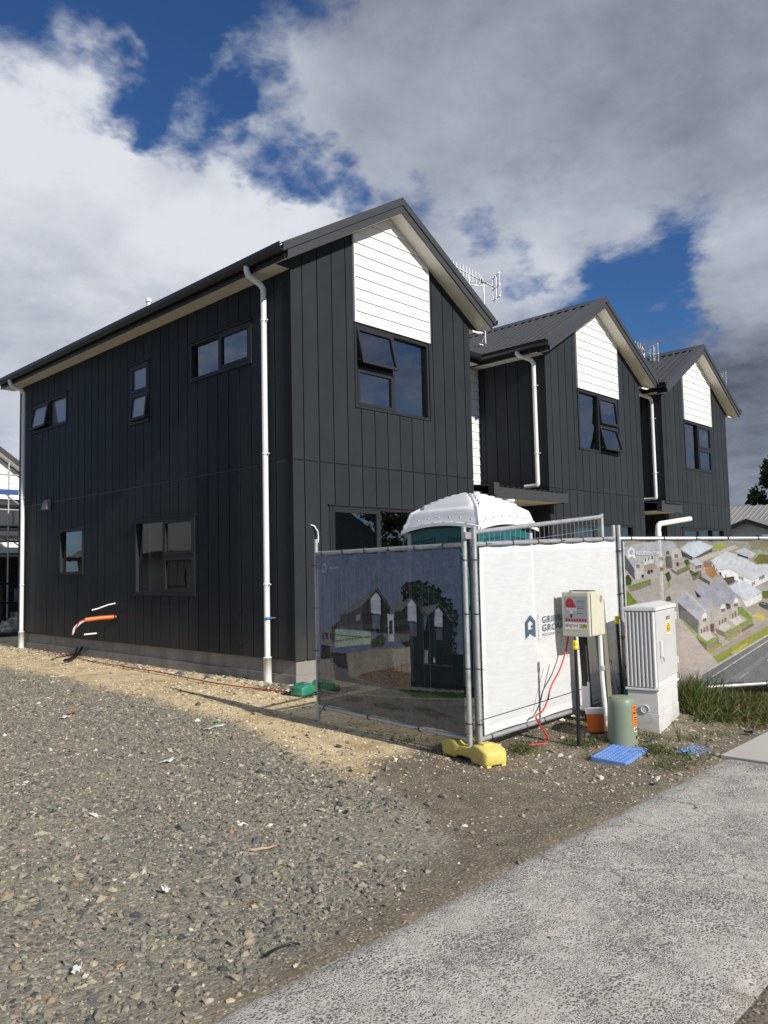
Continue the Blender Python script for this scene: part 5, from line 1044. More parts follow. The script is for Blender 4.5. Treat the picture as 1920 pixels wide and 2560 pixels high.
def pedestal():
    p = (-.54, -4.90); z0 = gh(*p); t = thing('cable_pedestal', (p[0], p[1], z0), 'squat sage green domed cable pedestal with an orange sticker', 'pedestal', None, rad(-14))
    M = mat('sage_green_plastic', (.205, .26, .18, 1), .45, var=.08, vs=5, dirt=(.30, .29, .22, 1), ds=6, damt=.35)
    muddy(M)
    mb = MB(); mb.lathe([(.125, -.04), (.121, .02), (.114, .30), (.111, .335), (.100, .360), (.080, .372), (.05, .376), (.005, .374)], 40); mb.build('dome', M, t)
    for i in range(9):
        mb = MB(); a = rad(200+i*15); mb.tube([(.06*math.cos(a), .06*math.sin(a), .373), (.092*math.cos(a), .092*math.sin(a), .366)], .004, 5); mb.build('rib', M, t)
    def wrap(a0, a1, z0, z1, r, m, n):
        mb = MB(); k = 7
        for i in range(k):
            a = rad(a0+(a1-a0)*i/(k-1))
            for z in (z0, z1): rr = r-.021*z; mb.v.append((rr*math.cos(a), rr*math.sin(a), z))
        for i in range(k-1): mb.f.append((2*i, 2*i+2, 2*i+3, 2*i+1)); mb.sm.append(True)
        return mb.build(n, m, t)
    MO = mat('sticker_orange', (.85, .20, .01, 1), .5); wrap(-92, -60, .135, .305, .1235, MO, 'sticker'); wrap(-90, -66, .095, .130, .1235, mat('sticker_white', (.8, .8, .78, 1), .5), 'sticker')
    K = mat('sticker_black', (.02, .015, .015, 1), .5)
    for i, (z, h) in enumerate(((.285, .012), (.268, .010), (.238, .022), (.205, .010), (.188, .010), (.170, .010), (.152, .008))): wrap(-88+3*(i % 2), -66-2*(i % 3), z, z+h*.7, .1245, K, 'sticker_print')
    for a in (-86, -76): wrap(a, a+7, .102, .124, .1245, K, 'sticker_print')
    mb = MB(); a = rad(-75); mb.lathe([(.011, 0), (.011, .01), (.006, .012)], 10); k = mb.build('lock', M_BLACK, t); k.location = (.118*math.cos(a), .118*math.sin(a), .05); k.rotation_euler = (0, rad(90), a)
pedestal()
def marker(loc, h, lean, label):
    t = thing('marker_post', loc, label, 'post'); t.rotation_euler = lean
    mb = MB(); mb.tube([(0, 0, -.08), (0, 0, h-.05)], .0145, 12); mb.build('stake', M_BLACK, t)
    mb = MB(); mb.lathe([(.017, h-.075), (.021, h-.072), (.021, h-.045), (.0165, h-.042), (.0205, h-.038), (.0205, h-.003), (.018, h)], 16); mb.build('cap', mat('yellow_cap', (.85, .62, .01, 1), .4), t)
zg = gh(-.83, -4.66); marker((-.83, -4.655, zg), .885-zg, (0, rad(.6), 0), 'thin black post with a yellow cap in front of the power box')
zg = gh(.30, -4.42); marker((.36, -4.46, zg), 1.02-zg, (0, rad(-4), 0), 'thin black post with a yellow cap hidden behind the grey cabinet')
def power_box():
    base = Vector((-.22, -4.57, gh(-.22, -4.57))); t = thing('power_box', base, 'cream temporary power box with a silver sticker on timber posts', 'power box', None, rad(0))
    W_ = lambda mb, n, m, par=t, **k: mb.build(n, m, par, True, **k)
    MT = mat('lit_grey_timber', (.17, .165, .125, 1), .85, var=.2, vs=4, bump=.3, bs=40, stretch=(6, 6, 1)); MDT = mat('dark_timber', (.05, .045, .04, 1), .9, var=.2, vs=5)  # sunlit grey and shaded dark tone of the posts put into their colours
    ub = Vector((-.035, .02, 0)); zb = base.z
    def leanpost(x, y, wx, wy, z0, z1, m):
        mb = MB(); l = lambda z: (z-zb)*Vector((-.045, .02, 0)); c0, c1 = Vector((x, y, 0))+l(z0), Vector((x, y, 0))+l(z1)
        q = [(-wx/2, -wy/2), (wx/2, -wy/2), (wx/2, wy/2), (-wx/2, wy/2)]; mb.prism([(c0.x+a, c0.y+b, z0) for a, b in q], [(c1.x+a, c1.y+b, z1) for a, b in q]); W_(mb, 'post', m)
    leanpost(-.185, -4.585, .075, .075, zb-.1, 1.2, MT); leanpost(-.225, -4.42, .07, .05, zb-.1, 1.2, MDT)
    fx, bx, y0, y1, z0, z1 = -.525, -.25, -4.629, -4.36, .890, 1.275
    MC = mat('cream_enamel', (.60, .565, .455, 1), .4, var=.05, vs=4, dirt=(.40, .36, .27, 1), ds=5, damt=.3)
    mb = MB(); mb.box(fx+.045, bx, y0, y1, z0, z1); W_(mb, 'box', MC, bevel=.012)
    mb = MB(); mb.box(fx+.030, fx+.0445, y0+.006, y1-.006, z0+.006, z1-.006); W_(mb, 'seal', M_BLACK)
    mb = MB(); mb.box(fx, fx+.029, y0-.002, y1+.002, z0-.004, z1+.004); d = W_(mb, 'door', MC, bevel=.012)
    mb = MB(); mb.box(bx-.09, bx+.03, y0+.1, y0+.3, z1+.001, z1+.010); W_(mb, 'top_bracket', MT)
    D0 = Plane((fx, 0, 0), (0, -1, 0), (-1, 0, 0)); ku, kv = .688, .885
    class D:
        @staticmethod
        def p(u, v, n=0.0): return D0.p(4.384+(u-4.345)*ku, .902+(v-.838)*kv, n)
        # u = -y, so it reads left to right
    def st(u0, u1, v0, v1, m, n, name='sticker'): mb = MB(); pbox(mb, D, u0, u1, v0, v1, .0005, n); return mb.build(name, m, d, True)
    S0 = mat('sticker_silver', (.34, .36, .39, 1), .45); SW = mat('sticker_white', (.8, .8, .78, 1), .5); SR = mat('sticker_redlogo', (.50, .02, .03, 1), .5); SK = mat('sticker_black', (.02, .015, .015, 1), .5); SY = mat('sticker_yellow', (.82, .52, .01, 1), .5); SG = mat('sticker_greytext', (.12, .12, .13, 1), .6); SN = mat('print_dark_navy', (.02, .015, .04, 1), .5)
    a, b = 4.345, 4.672; w = b-a; st(a, b, .892, 1.220, S0, .0012); st(a, b, .892, .960, SW, .0018)
    def tx(s, u, v, size, m, sx=1.0, n=.0026): return text_part('lettering', s, size, m, d, basis(D.p(u, v, n), Vector((0, -sx*ku, 0)), Vector((0, 0, kv)), Vector((-1, 0, 0))), world=True)
    mb = MB(); ppoly(mb, D, [(a+.030, 1.105), (a+.17, 1.108), (a+.168, 1.135), (a+.135, 1.160), (a+.13, 1.185), (a+.10, 1.203), (a+.07, 1.203), (a+.035, 1.185), (a+.022, 1.15)], .0005, .0018); mb.build('logo', SR, d, True)
    tx('GL', a+.035, 1.112, .095, SN, 1.02, .0024); st(a+.022, a+.175, 1.078, 1.104, SW, .0018); tx('ELECTRICAL', a+.026, 1.082, .026, SN, 1.02)
    mb = MB(); ppoly(mb, D, [(a+.085, 1.076), (a+.115, 1.076), (a+.110, 1.048), (a+.090, 1.048)], .0005, .0016); mb.build('bulb_print', SW, d, True); st(a+.086, a+.114, 1.008, 1.046, SK, .0018, 'bulb_print')
    for i, (z, l) in enumerate(((1.165, .12), (1.150, .12), (1.118, .12), (1.096, .10), (1.048, .09))):
        for k in range(int(l/.014)): st(a+.188+k*.014, a+.188+k*.014+.0105, z, z+(.0045 if i in (1, 2) else .010), SG, .0017, 'small_print')
    for i in range(8): st(a+.016+i*.0388, a+.016+i*.0388+.028, .972, .998, SR, .0018, 'icon'); st(a+.024+i*.0388, a+.024+i*.0388+.012, .980, .990, mat('icon_mark', (.22, .02, .03, 1), .6), .0022, 'icon_mark')
    mb = MB(); bars(mb, D, a+.016, a+.042, .916, .945, .006, .0018, .0024); mb.build('logo', SK, d, True); tx('legrand', a+.046, .918, .052, SR, .95); st(a+.208, a+.240, .905, .946, mat('sticker_pale_blue', (.40, .45, .50, 1), .5), .0022, 'logo'); st(a+.240, a+.312, .905, .946, SK, .0020, 'logo'); st(a+.243, a+.309, .908, .943, SY, .0024, 'logo'); tx('HPM', a+.246, .911, .042, SK, .85, .0028)
    mb = MB(); mb.tube([D.p(4.45, 1.262, .002), D.p(4.45, 1.262, -.02)], .012, 8); W_(mb, 'latch', M_GALV, d)
    mb = MB(); mb.tube([(-.30, -4.60, .90), (-.29, -4.60, .5), (-.265, -4.61, .15), (-.26, -4.61, zb-.05)], .019, 12); cd = W_(mb, 'conduit', M_PVC)
    for z in (.60, .16):
        mb = MB(); mb.lathe([(.026, z-.02), (.026, z+.02)], 12, (-.268 if z < .3 else -.292, -4.603)); W_(mb, 'clip', M_GALV, cd)
    mb = MB(); mb.box(-.275, -.262, -4.46, -4.38, .20, .46); W_(mb, 'label_plate', SW)
    mb = MB(); mb.lathe([(.02, 0), (.02, .002)], 16); k = mb.build('scuff_plate', mat('scuff_grey', (.30, .31, .30, 1), .5), t, True); k.matrix_parent_inverse = WINV[t.name]; k.location = (-.31, y0-.003, 1.21); k.rotation_euler = (rad(90), 0, 0); k.scale = (1, 1.6, 1)
    return t
power_box()
def cord(name, pts, r, m, label, cat, n=7):
    P = [Vector(p) for p in pts]; out = []
    for i in range(len(P)-1):
        a, b, c, d = P[max(i-1, 0)], P[i], P[i+1], P[min(i+2, len(P)-1)]
        for t in np.linspace(0, 1, 7)[:-1]: out.append(.5*((2*b)+(c-a)*t+(2*a-5*b+4*c-d)*t*t+(3*b-a-3*c+d)*t**3))
    out.append(P[-1]); mb = MB(); mb.tube(out, r, n); o = mb.build(name, m); return tag(o, label, cat)
M_RED = mat('red_flex', (.55, .035, .025, 1), .45)
rp = lambda l, yy: [ray_plane(x, y_, (0, yy, 0), (0, 1, 0)) for x, y_ in l]
cord('extension_lead', rp([(1421, 1588), (1415, 1625), (1400, 1672), (1378, 1715), (1369, 1750), (1356, 1778), (1340, 1795)], -4.36)+[(-.86, -4.38, gh(-.86, -4.38)+.025), (-1.0, -4.28, gh(-1.0, -4.28)+.015)], .0075, M_RED, 'red extension lead hanging from the power box to the ground', 'cord')
cord('thin_lead', rp([(1435, 1588), (1439, 1605), (1446, 1625)], -4.40), .0035, M_BLACK, 'thin dark lead dangling below the power box', 'cord')
cord('thin_lead', rp([(1374, 1662), (1367, 1690), (1357, 1730), (1349, 1770)], -4.335), .003, mat('navy_cord', (.03, .04, .09, 1), .7), 'thin blue lead against the white banner', 'cord')
cord('string_line', [(-.05, 8.6, gh(-.3, 8.6)+.02), (-.25, 6.5, gh(-.3, 6.5)+.035), (-.40, 5.0, gh(-.4, 5)+.02), (-.45, 2.75, gh(-.45, 2.75)+.04), (-.62, .9, gh(-.62, .9)+.03), (-.45, -.36, gh(-.45, -.36)+.03)], .0085, mat('red_string', (.36, .06, .04, 1), .8), 'dusty red string line along the foot of the side wall', 'string')
# orange drum-like tub by the posts
tb = thing('orange_tub', (-.48, -4.63, gh(-.48, -4.63)), 'small orange plastic tub with a white band by the timber post', 'tub'); tb.rotation_euler = (rad(-7), rad(5), 0)
mb = MB(); mb.lathe([(.066, .0), (.074, .02), (.074, .16), (.078, .165)], 22); mb.build('body', mat('orange_tub_plastic', (.78, .17, .03, 1), .42, var=.05), tb)
mb = MB(); mb.lathe([(.0775, .150), (.080, .155), (.081, .195), (.074, .200), (.070, .17)], 22); mb.build('band', mat('tub_white', (.72, .68, .62, 1), .5), tb)
mb = MB(); mb.lathe([(.064, .186), (.05, .186), (.01, .184)], 18); mb.build('inside', mat('tub_inside', (.30, .05, .01, 1), .6), tb)
# blue studded covers
def cover(loc, rz, lx, ly, z, label, n=(12, 8)):
    t = thing('service_cover', (loc[0], loc[1], z), label, 'cover', None, rz); M = mat('blue_cover_plastic', (.15, .29, .64, 1), .55, var=.15, vs=8, dirt=(.30, .28, .24, 1), ds=9, damt=.25)
    mb = MB(); mb.box(-lx/2, lx/2, -ly/2, ly/2, -.03, .014); mb.build('plate', M, t, bevel=.005)
    for i in range(n[0]):
        for j in range(n[1]):
            x, y = -lx/2+(i+.5)*lx/n[0], -ly/2+(j+.5)*ly/n[1]; a, b = lx/n[0]*.33, ly/n[1]*.33; mb = MB(); mb.prism([(x-a, y-b, .013), (x+a, y-b, .013), (x+a, y+b, .013), (x-a, y+b, .013)], [(x-a*.6, y-b*.6, .019), (x+a*.6, y-b*.6, .019), (x+a*.6, y+b*.6, .019), (x-a*.6, y+b*.6, .019)]); mb.build('stud', M, t)
    return t
c_ = cover((-.83, -5.02), rad(5), .47, .285, gh(-.83, -5.02)+.008, 'blue studded service cover lying tilted beside the pedestal'); c_.rotation_euler = (rad(3), rad(-2), rad(5))
cover((-.30, -5.39), rad(-8), .30, .21, gh(-.3, -5.39)-.014, 'blue studded service cover half buried near the concrete path', (7, 5))
# ------------------------------------------------------------------ white waste pipe standing behind the fence
wp = thing('waste_pipe', (6.72, -2.0, 0), 'bent white plastic pipe rising behind the aerial-view banner', 'pipe')
mb = MB(); mb.tube([(6.72, -2.0, -.05), (6.72, -2.0, 2.10), (6.74, -2.0, 2.17), (6.82, -2.0, 2.21), (8.14, -2.0, 2.34)], .048, 14); mb.build('pipe', M_PVC, wp, True)
mb = MB(); mb.lathe([(.056, 1.98), (.056, 2.06)], 14, (6.72, -2.0)); mb.build('coupling', M_PVC, wp, True)

# ------------------------------------------------------------------ grass and weeds
def blades(name, x, y, h, w, lean, pal, material, z=None):
    n = len(x); z = height(x, y) if z is None else z; a = RNG.uniform(0, 6.283, n); L = np.clip(RNG.normal(lean, .22, n), .05, 1.3); la = RNG.uniform(0, 6.283, n)
    dx, dy = np.cos(la)*L, np.sin(la)*L; sx, sy = np.cos(a), np.sin(a); V = []
    for t, ww, cu in ((0, 1, 0), (.45, .85, .28), (.8, .5, .68), (1, .06, 1)):
        px = x+dx*h*cu; py = y+dy*h*cu; pz = z-.01+h*t*(1-.25*L*t)
        V += [np.stack([px-sx*w*ww, py-sy*w*ww, pz], -1), np.stack([px+sx*w*ww, py+sy*w*ww, pz], -1)]
    V = np.stack(V, 1); f = np.array([(0, 1, 3, 2), (2, 3, 5, 4), (4, 5, 7, 6)]); F = (f[None]+(np.arange(n)*8)[:, None, None]).reshape(-1, 4)
    me = np_mesh(name, V.reshape(-1, 3), F, False); c = np.array(pal)[RNG.integers(0, len(pal), n)]*RNG.uniform(.7, 1.3, (n, 1)); attr_colour(me, 'tone', np.repeat(c, 8, 0)); me.materials.append(material)
    o = bpy.data.objects.new(name, me); COL.objects.link(o); return o
def leaf_mat(name, tl=.35):
    m = bpy.data.materials.new(name); m.use_nodes = True; t = m.node_tree; t.nodes.clear(); L = t.links.new; o = N(t, 'ShaderNodeOutputMaterial'); a = N(t, 'ShaderNodeAttribute', attribute_name='tone')
    d = N(t, 'ShaderNodeBsdfPrincipled'); d.inputs['Roughness'].default_value = .55; d.inputs['Specular IOR Level'].default_value = .3; L(a.outputs['Color'], d.inputs['Base Color']); tr = N(t, 'ShaderNodeBsdfTranslucent'); L(a.outputs['Color'], tr.inputs[0])
    mx = N(t, 'ShaderNodeMixShader'); mx.inputs[0].default_value = tl; L(d.outputs[0], mx.inputs[1]); L(tr.outputs[0], mx.inputs[2]); L(mx.outputs[0], o.inputs[0]); return m
M_LEAF = leaf_mat('grass_blade'); GR = [(.10, .15, .040), (.075, .120, .030), (.15, .18, .055), (.24, .21, .085), (.055, .090, .024)]; GB = [(.22, .15, .06), (.15, .15, .06), (.28, .22, .10), (.10, .12, .04)]
def clump(cx, cy, n, s): return RNG.normal(cx, s, n), RNG.normal(cy, s, n)
def patch(lst):
    xs, ys = [], []
    for cx, cy, n, s in lst: a, b = clump(cx, cy, n, s); xs.append(a); ys.append(b)
    x, y = np.concatenate(xs), np.concatenate(ys); k = ~((x > -.10) & (x < .78) & (y > -5.14) & (y < -4.5) & (y < -4.70+.2*x) & (y > -5.12+.19*x)) & (y > -5.64); return x[k], y[k]
x, y = patch([(.95, -4.85, 260, .10), (1.15, -4.75, 300, .13), (.85, -4.70, 160, .10), (1.35, -4.85, 160, .14), (1.0, -4.55, 120, .12)])
tag(blades('tall_grass', x, y, RNG.uniform(.12, .40, len(x)), RNG.uniform(.0035, .0075, len(x)), .55, GR, M_LEAF), kind='stuff')
x, y = patch([(1.45, -4.80, 400, .2), (1.9, -4.95, 420, .22), (2.4, -5.1, 420, .22), (2.8, -5.25, 400, .2), (.95, -5.0, 420, .13), (1.3, -5.05, 500, .2), (1.8, -5.12, 500, .22), (2.4, -5.25, 700, .26), (2.9, -5.35, 500, .25), (1.15, -5.2, 160, .10), (.62, -4.62, 200, .12), (2.0, -4.9, 300, .2)])
tag(blades('low_grass', x, y, RNG.uniform(.04, .15, len(x)), RNG.uniform(.003, .008, len(x)), .95, GR+GB[1:3], M_LEAF), kind='stuff')
x, y = patch([(1.3, -5.42, 350, .12), (1.6, -5.35, 700, .18), (2.0, -5.42, 800, .16), (2.1, -5.2, 400, .18), (2.6, -5.5, 600, .16), (.95, -5.45, 200, .1)])
tag(blades('rusty_weeds', x, y, RNG.uniform(.03, .09, len(x)), RNG.uniform(.003, .008, len(x)), .9, GB, M_LEAF), kind='stuff')
x, y = patch([(-1.13, -4.30, 420, .07), (-1.02, -4.22, 200, .06), (-.75, -4.58, 420, .07), (-.70, -4.70, 200, .06), (-.2, -4.15, 240, .12), (-.53, -5.12, 240, .07), (-.66, -5.44, 320, .12), (-.95, -5.47, 240, .09), (-.19, -4.75, 300, .08), (-.25, -5.0, 160, .06), (-.45, -4.45, 180, .10), (.15, -4.62, 200, .06), (-1.0, -4.9, 120, .05), (-.62, -4.82, 120, .04), (.05, -5.22, 160, .07), (-1.55, -3.75, 90, .06), (-1.45, -3.3, 140, .10), (-.45, -5.2, 150, .08), (.4, -5.3, 160, .09)])
tag(blades('short_grass', x, y, RNG.uniform(.015, .055, len(x)), RNG.uniform(.002, .005, len(x)), .8, GR, M_LEAF), kind='stuff')
x, y = patch([(1.2, -4.95, 60, .2), (1.9, -5.1, 70, .25), (2.5, -5.25, 60, .25), (.9, -4.8, 30, .12)])
tag(blades('dead_stalks', x, y, RNG.uniform(.10, .28, len(x)), RNG.uniform(.0015, .0028, len(x)), .35, [(.34, .27, .14), (.26, .20, .10)], M_LEAF), kind='stuff')
x, y = patch([(1.0, -5.08, 130, .12), (1.5, -5.12, 160, .2), (2.2, -5.3, 200, .25), (.75, -5.05, 60, .08), (1.3, -5.3, 80, .12), (-.55, -5.3, 40, .1)])
tag(blades('broad_leaves', x, y, RNG.uniform(.04, .10, len(x)), RNG.uniform(.008, .016, len(x)), 1.0, [(.09, .14, .045), (.13, .17, .06), (.07, .10, .035)], M_LEAF), kind='stuff')
def weed(loc, h, label, n=26):
    z = gh(*loc); t = thing('weed', (loc[0], loc[1], z), label, 'weed')
    for k in range(5):
        a = RNG.uniform(0, 6.28); r = RNG.uniform(.1, .45)*h; mb = MB(); P = [(0, 0, -.01), (r*.4*math.cos(a), r*.4*math.sin(a), h*.55), (r*math.cos(a), r*math.sin(a), h*RNG.uniform(.8, 1.05))]; mb.tube(P, [.003, .0025, .001], 5); st = mb.build('stem', mat('weed_stem', (.10, .10, .045, 1), .7), t)
        mb = MB()
        for i in range(n//3):
            f = RNG.uniform(.15, 1); c = Vector(P[0]).lerp(Vector(P[2]), f); b = RNG.uniform(0, 6.28); d = Vector((math.cos(b), math.sin(b), RNG.uniform(-.1, .6)))*h*.13; s = Vector((-math.sin(b), math.cos(b), 0))*h*.022; mb.add([c, c+d*.5+s, c+d, c+d*.5-s], [(0, 1, 2, 3)])
        mb.build('leaves', mat('weed_leaf', (.07, .085, .035, 1), .6), st)
    return t
weed((-.13, -5.20), .17, 'small weed growing against the cabinet base')
weed((.42, -4.40), .5, 'thin straggly weed climbing the fence post behind the power box', 30); weed((.52, -4.45), .42, 'thin weed at the fence post beside the cabinet', 24)

# ------------------------------------------------------------------ litter
def scrap(name, loc, sx, sy, rz, m, label, cat, lift=.012, seg=5):
    z = gh(*loc)+.012; U, V = np.meshgrid(np.linspace(-.5, .5, seg), np.linspace(-.5, .5, seg)); ca, sa = math.cos(rz), math.sin(rz)
    X = U*sx*(1+RNG.normal(0, .12, U.shape)); Y = V*sy*(1+RNG.normal(0, .15, U.shape)); Z = np.abs(RNG.normal(0, lift, U.shape))
    me = grid_mesh(name, loc[0]+X*ca-Y*sa, loc[1]+X*sa+Y*ca, z+Z); me.materials.append(m); o = bpy.data.objects.new(name, me); COL.objects.link(o); s = o.modifiers.new('s', 'SOLIDIFY'); s.thickness = .002
    return tag(o, label, cat)
MP = mat('scrap_paper', (.70, .68, .64, 1), .7); MTIM = mat('timber_offcut', (.50, .42, .30, 1), .8, var=.1)
scrap('paper_scrap', (-2.17, -1.38), .26, .07, .25, MP, 'flat pale offcut on the gravel near the clay edge', 'litter', .006)
scrap('paper_scrap', (-3.23, -2.30), .12, .05, .3, MP, 'crumpled white paper scrap alone on the grey gravel', 'litter', .014)
scrap('plastic_strip', (-2.86, .44), .18, .05, .4, mat('red_tape', (.72, .10, .06, 1), .5), 'torn red tape scrap on the gravel', 'litter', .014); scrap('paper_scrap', (-2.95, .30), .10, .05, .4, mat('pale_blue_scrap', (.66, .72, .80, 1), .6), 'pale blue scrap beside the torn red tape', 'litter', .01)
scrap('plastic_chip', (-2.05, -1.22), .06, .035, .8, mat('green_chip', (.08, .42, .12, 1), .5), 'small green plastic chip beside the flat pale offcut', 'litter', .01)
scrap('timber_sliver', (-4.26, -1.89), .24, .022, .35, MTIM, 'long pale timber sliver on the gravel', 'litter', .004); scrap('timber_sliver', (-3.98, -4.52), .15, .016, -.5, mat('pinkish_strip', (.50, .36, .28, 1), .7), 'thin pinkish strip on the gravel by the dirt edge', 'litter', .008)
scrap('paper_scrap', (-4.62, -4.62), .04, .03, .3, MP, 'tiny crumpled white tissue among the coarse gravel', 'litter', .016); scrap('foil_scrap', (-5.24, -5.02), .05, .035, .9, MP, 'white crumpled wrapper at the coarse gravel heap', 'litter', .012)
scrap('cigarette_end', (-5.10, -5.10), .035, .008, .2, mat('filter_tan', (.62, .34, .10, 1), .7), 'orange cigarette end on the coarse gravel', 'litter', .002, 3)
cord('black_offcut', [(-4.70, -5.50, gh(-4.7, -5.5)+.018), (-4.64, -5.49, gh(-4.64, -5.5)+.022), (-4.575, -5.50, gh(-4.57, -5.5)+.024), (-4.545, -5.525, gh(-4.54, -5.53)+.016)], .0045, M_BLACK, 'short curved black cable offcut by the path edge', 'litter')
scrap('plastic_scrap', (-.38, -5.07), .06, .035, .2, mat('blue_scrap', (.02, .08, .42, 1), .4), 'crumpled blue plastic scrap at the foot of the pedestal', 'litter', .018); scrap('plastic_scrap', (1.50, -5.10), .06, .04, .2, mat('pink_scrap', (.70, .12, .16, 1), .5), 'crumpled red and white wrapper below the tall grass', 'litter', .02)
scrap('plastic_scrap', (.52, -5.55), .09, .05, 1.2, M_BLACK, 'dark plastic scrap by the concrete path corner', 'litter', .012)
mb = MB(); cord('pipe_offcut', [(-.02, 6.25, .16), (-.22, 6.0, .07), (-.5, 5.6, .045), (-.72, 5.40, .05)], .028, M_BLACK, 'black pipe offcut leaning from the footing onto the clay', 'pipe')
cord('pipe_offcut', [(-.02, 6.45, .15), (-.18, 6.2, .06), (-.3, 6.1, .05)], .02, M_BLACK, 'short black pipe offcut beside the longer one at the footing', 'pipe')
scrap('paper_scrap', (-.74, 5.32), .22, .08, .5, MP, 'white scrap under the end of the black pipe offcut', 'litter', .01)
for k, (lx, ly, s, lab) in enumerate(((-.30, 2.3, .16, 'flat concrete lump at the footing below the large side window'), (-.34, 1.55, .12, 'small concrete lump at the footing near the downpipe'), (-4.05, -3.86, .075, 'largest angular stone standing up in the gravel'), (-4.28, -4.78, .075, 'angular stone standing up near the black cable offcut'), (-2.55, -4.62, .07, 'grey stone in the brown dirt'), (-2.75, -4.66, .05, 'pale stone in the brown dirt'), (-2.0, -3.0, .08, 'dark stone at the edge of the clay'), (-1.62, -.2, .09, 'dark stone in the shadow streak on the clay'))):
    v = icov*(1+RNG.uniform(-.3, .3, (12, 1)))*np.array([1.25, .8, .55 if k < 2 or k > 3 else .95])*s*.5; a = RNG.uniform(0, 6.28); R_ = np.array([[math.cos(a), -math.sin(a), 0], [math.sin(a), math.cos(a), 0], [0, 0, 1]]); me = np_mesh('rock', v@R_.T, icof, False); me.materials.append(mat('rock_grey', (.19, .18, .155, 1), .9, var=.2, vs=20) if k != 6 and k != 7 else mat('rock_dark', (.09, .09, .092, 1), .9, var=.2, vs=20))
    o = bpy.data.objects.new('rock', me); COL.objects.link(o); o.location = (lx, ly, gh(lx, ly)+s*.12); tag(o, lab, 'rock')

# ------------------------------------------------------------------ neighbours
def tree(loc, H, R, label, n=9000, leaf=.16, pal=((.020, .035, .012), (.032, .050, .016), (.045, .066, .022)), trunk=.18, low=.25, seed=1):
    rg = np.random.default_rng(seed); t = thing('tree', loc, label, 'tree'); mb = MB(); mb.tube([(0, 0, -.2), (.05, 0, H*.3), (-.05, .1, H*.55), (.05, 0, H*.8)], [trunk, trunk*.8, trunk*.5, trunk*.15], 9); tk = mb.build('trunk', mat('bark', (.07, .055, .042, 1), .9, var=.2, vs=6), t)
    cl = []
    for k in range(46):
        z = rg.uniform(low, 1)*H; rr = R*math.sqrt(max(.05, 1-((z/H-.58)/.48)**2)); a = rg.uniform(0, 6.283); r = rr*math.sqrt(rg.uniform(.15, 1)); cl.append((r*math.cos(a), r*math.sin(a), z, rg.uniform(.14, .30)*R))
        if k < 12: mb = MB(); mb.tube([(0, 0, H*rg.uniform(.25, .6)), (r*.5*math.cos(a), r*.5*math.sin(a), z*.85), cl[-1][:3]], [trunk*.35, trunk*.2, .01], 6); mb.build('limb', MATS['bark'], tk)
    cl = np.array(cl); i = rg.integers(0, len(cl), n); d = rg.normal(0, 1, (n, 3)); d /= np.linalg.norm(d, axis=1)[:, None]; p = cl[i, :3]+d*cl[i, 3:]*rg.uniform(.35, 1.1, (n, 1)); a = rg.normal(0, 1, (n, 3)); a /= np.linalg.norm(a, axis=1)[:, None]; b = np.cross(a, d); b /= np.linalg.norm(b, axis=1)[:, None]+1e-9; s = leaf*rg.uniform(.6, 1.3, (n, 1))
    V = np.stack([p-a*s, p+b*s*.55, p+a*s, p-b*s*.55], 1).reshape(-1, 3); me = np_mesh('crown', V, np.arange(4*n).reshape(-1, 4), False); c = np.array(pal)[rg.integers(0, len(pal), n)]*rg.uniform(.7, 1.3, (n, 1)); attr_colour(me, 'tone', np.repeat(c, 4, 0)); me.materials.append(M_LEAF); o = bpy.data.objects.new('crown', me); COL.objects.link(o); o.parent = t; return t
tree((44.2, 6.3, 0), 7.4, 2.5, 'dark leafy tree beyond the grey-roofed bungalow', 11000, .17, seed=3)
M_BR = mat('bungalow_roof_metal', (.30, .29, .27, 1), .6, var=.05, vs=2); M_BW = mat('bungalow_wall', (.52, .54, .56, 1), .8, var=.04, vs=2); M_TRIM = mat('dark_trim', (.03, .032, .04, 1), .6)
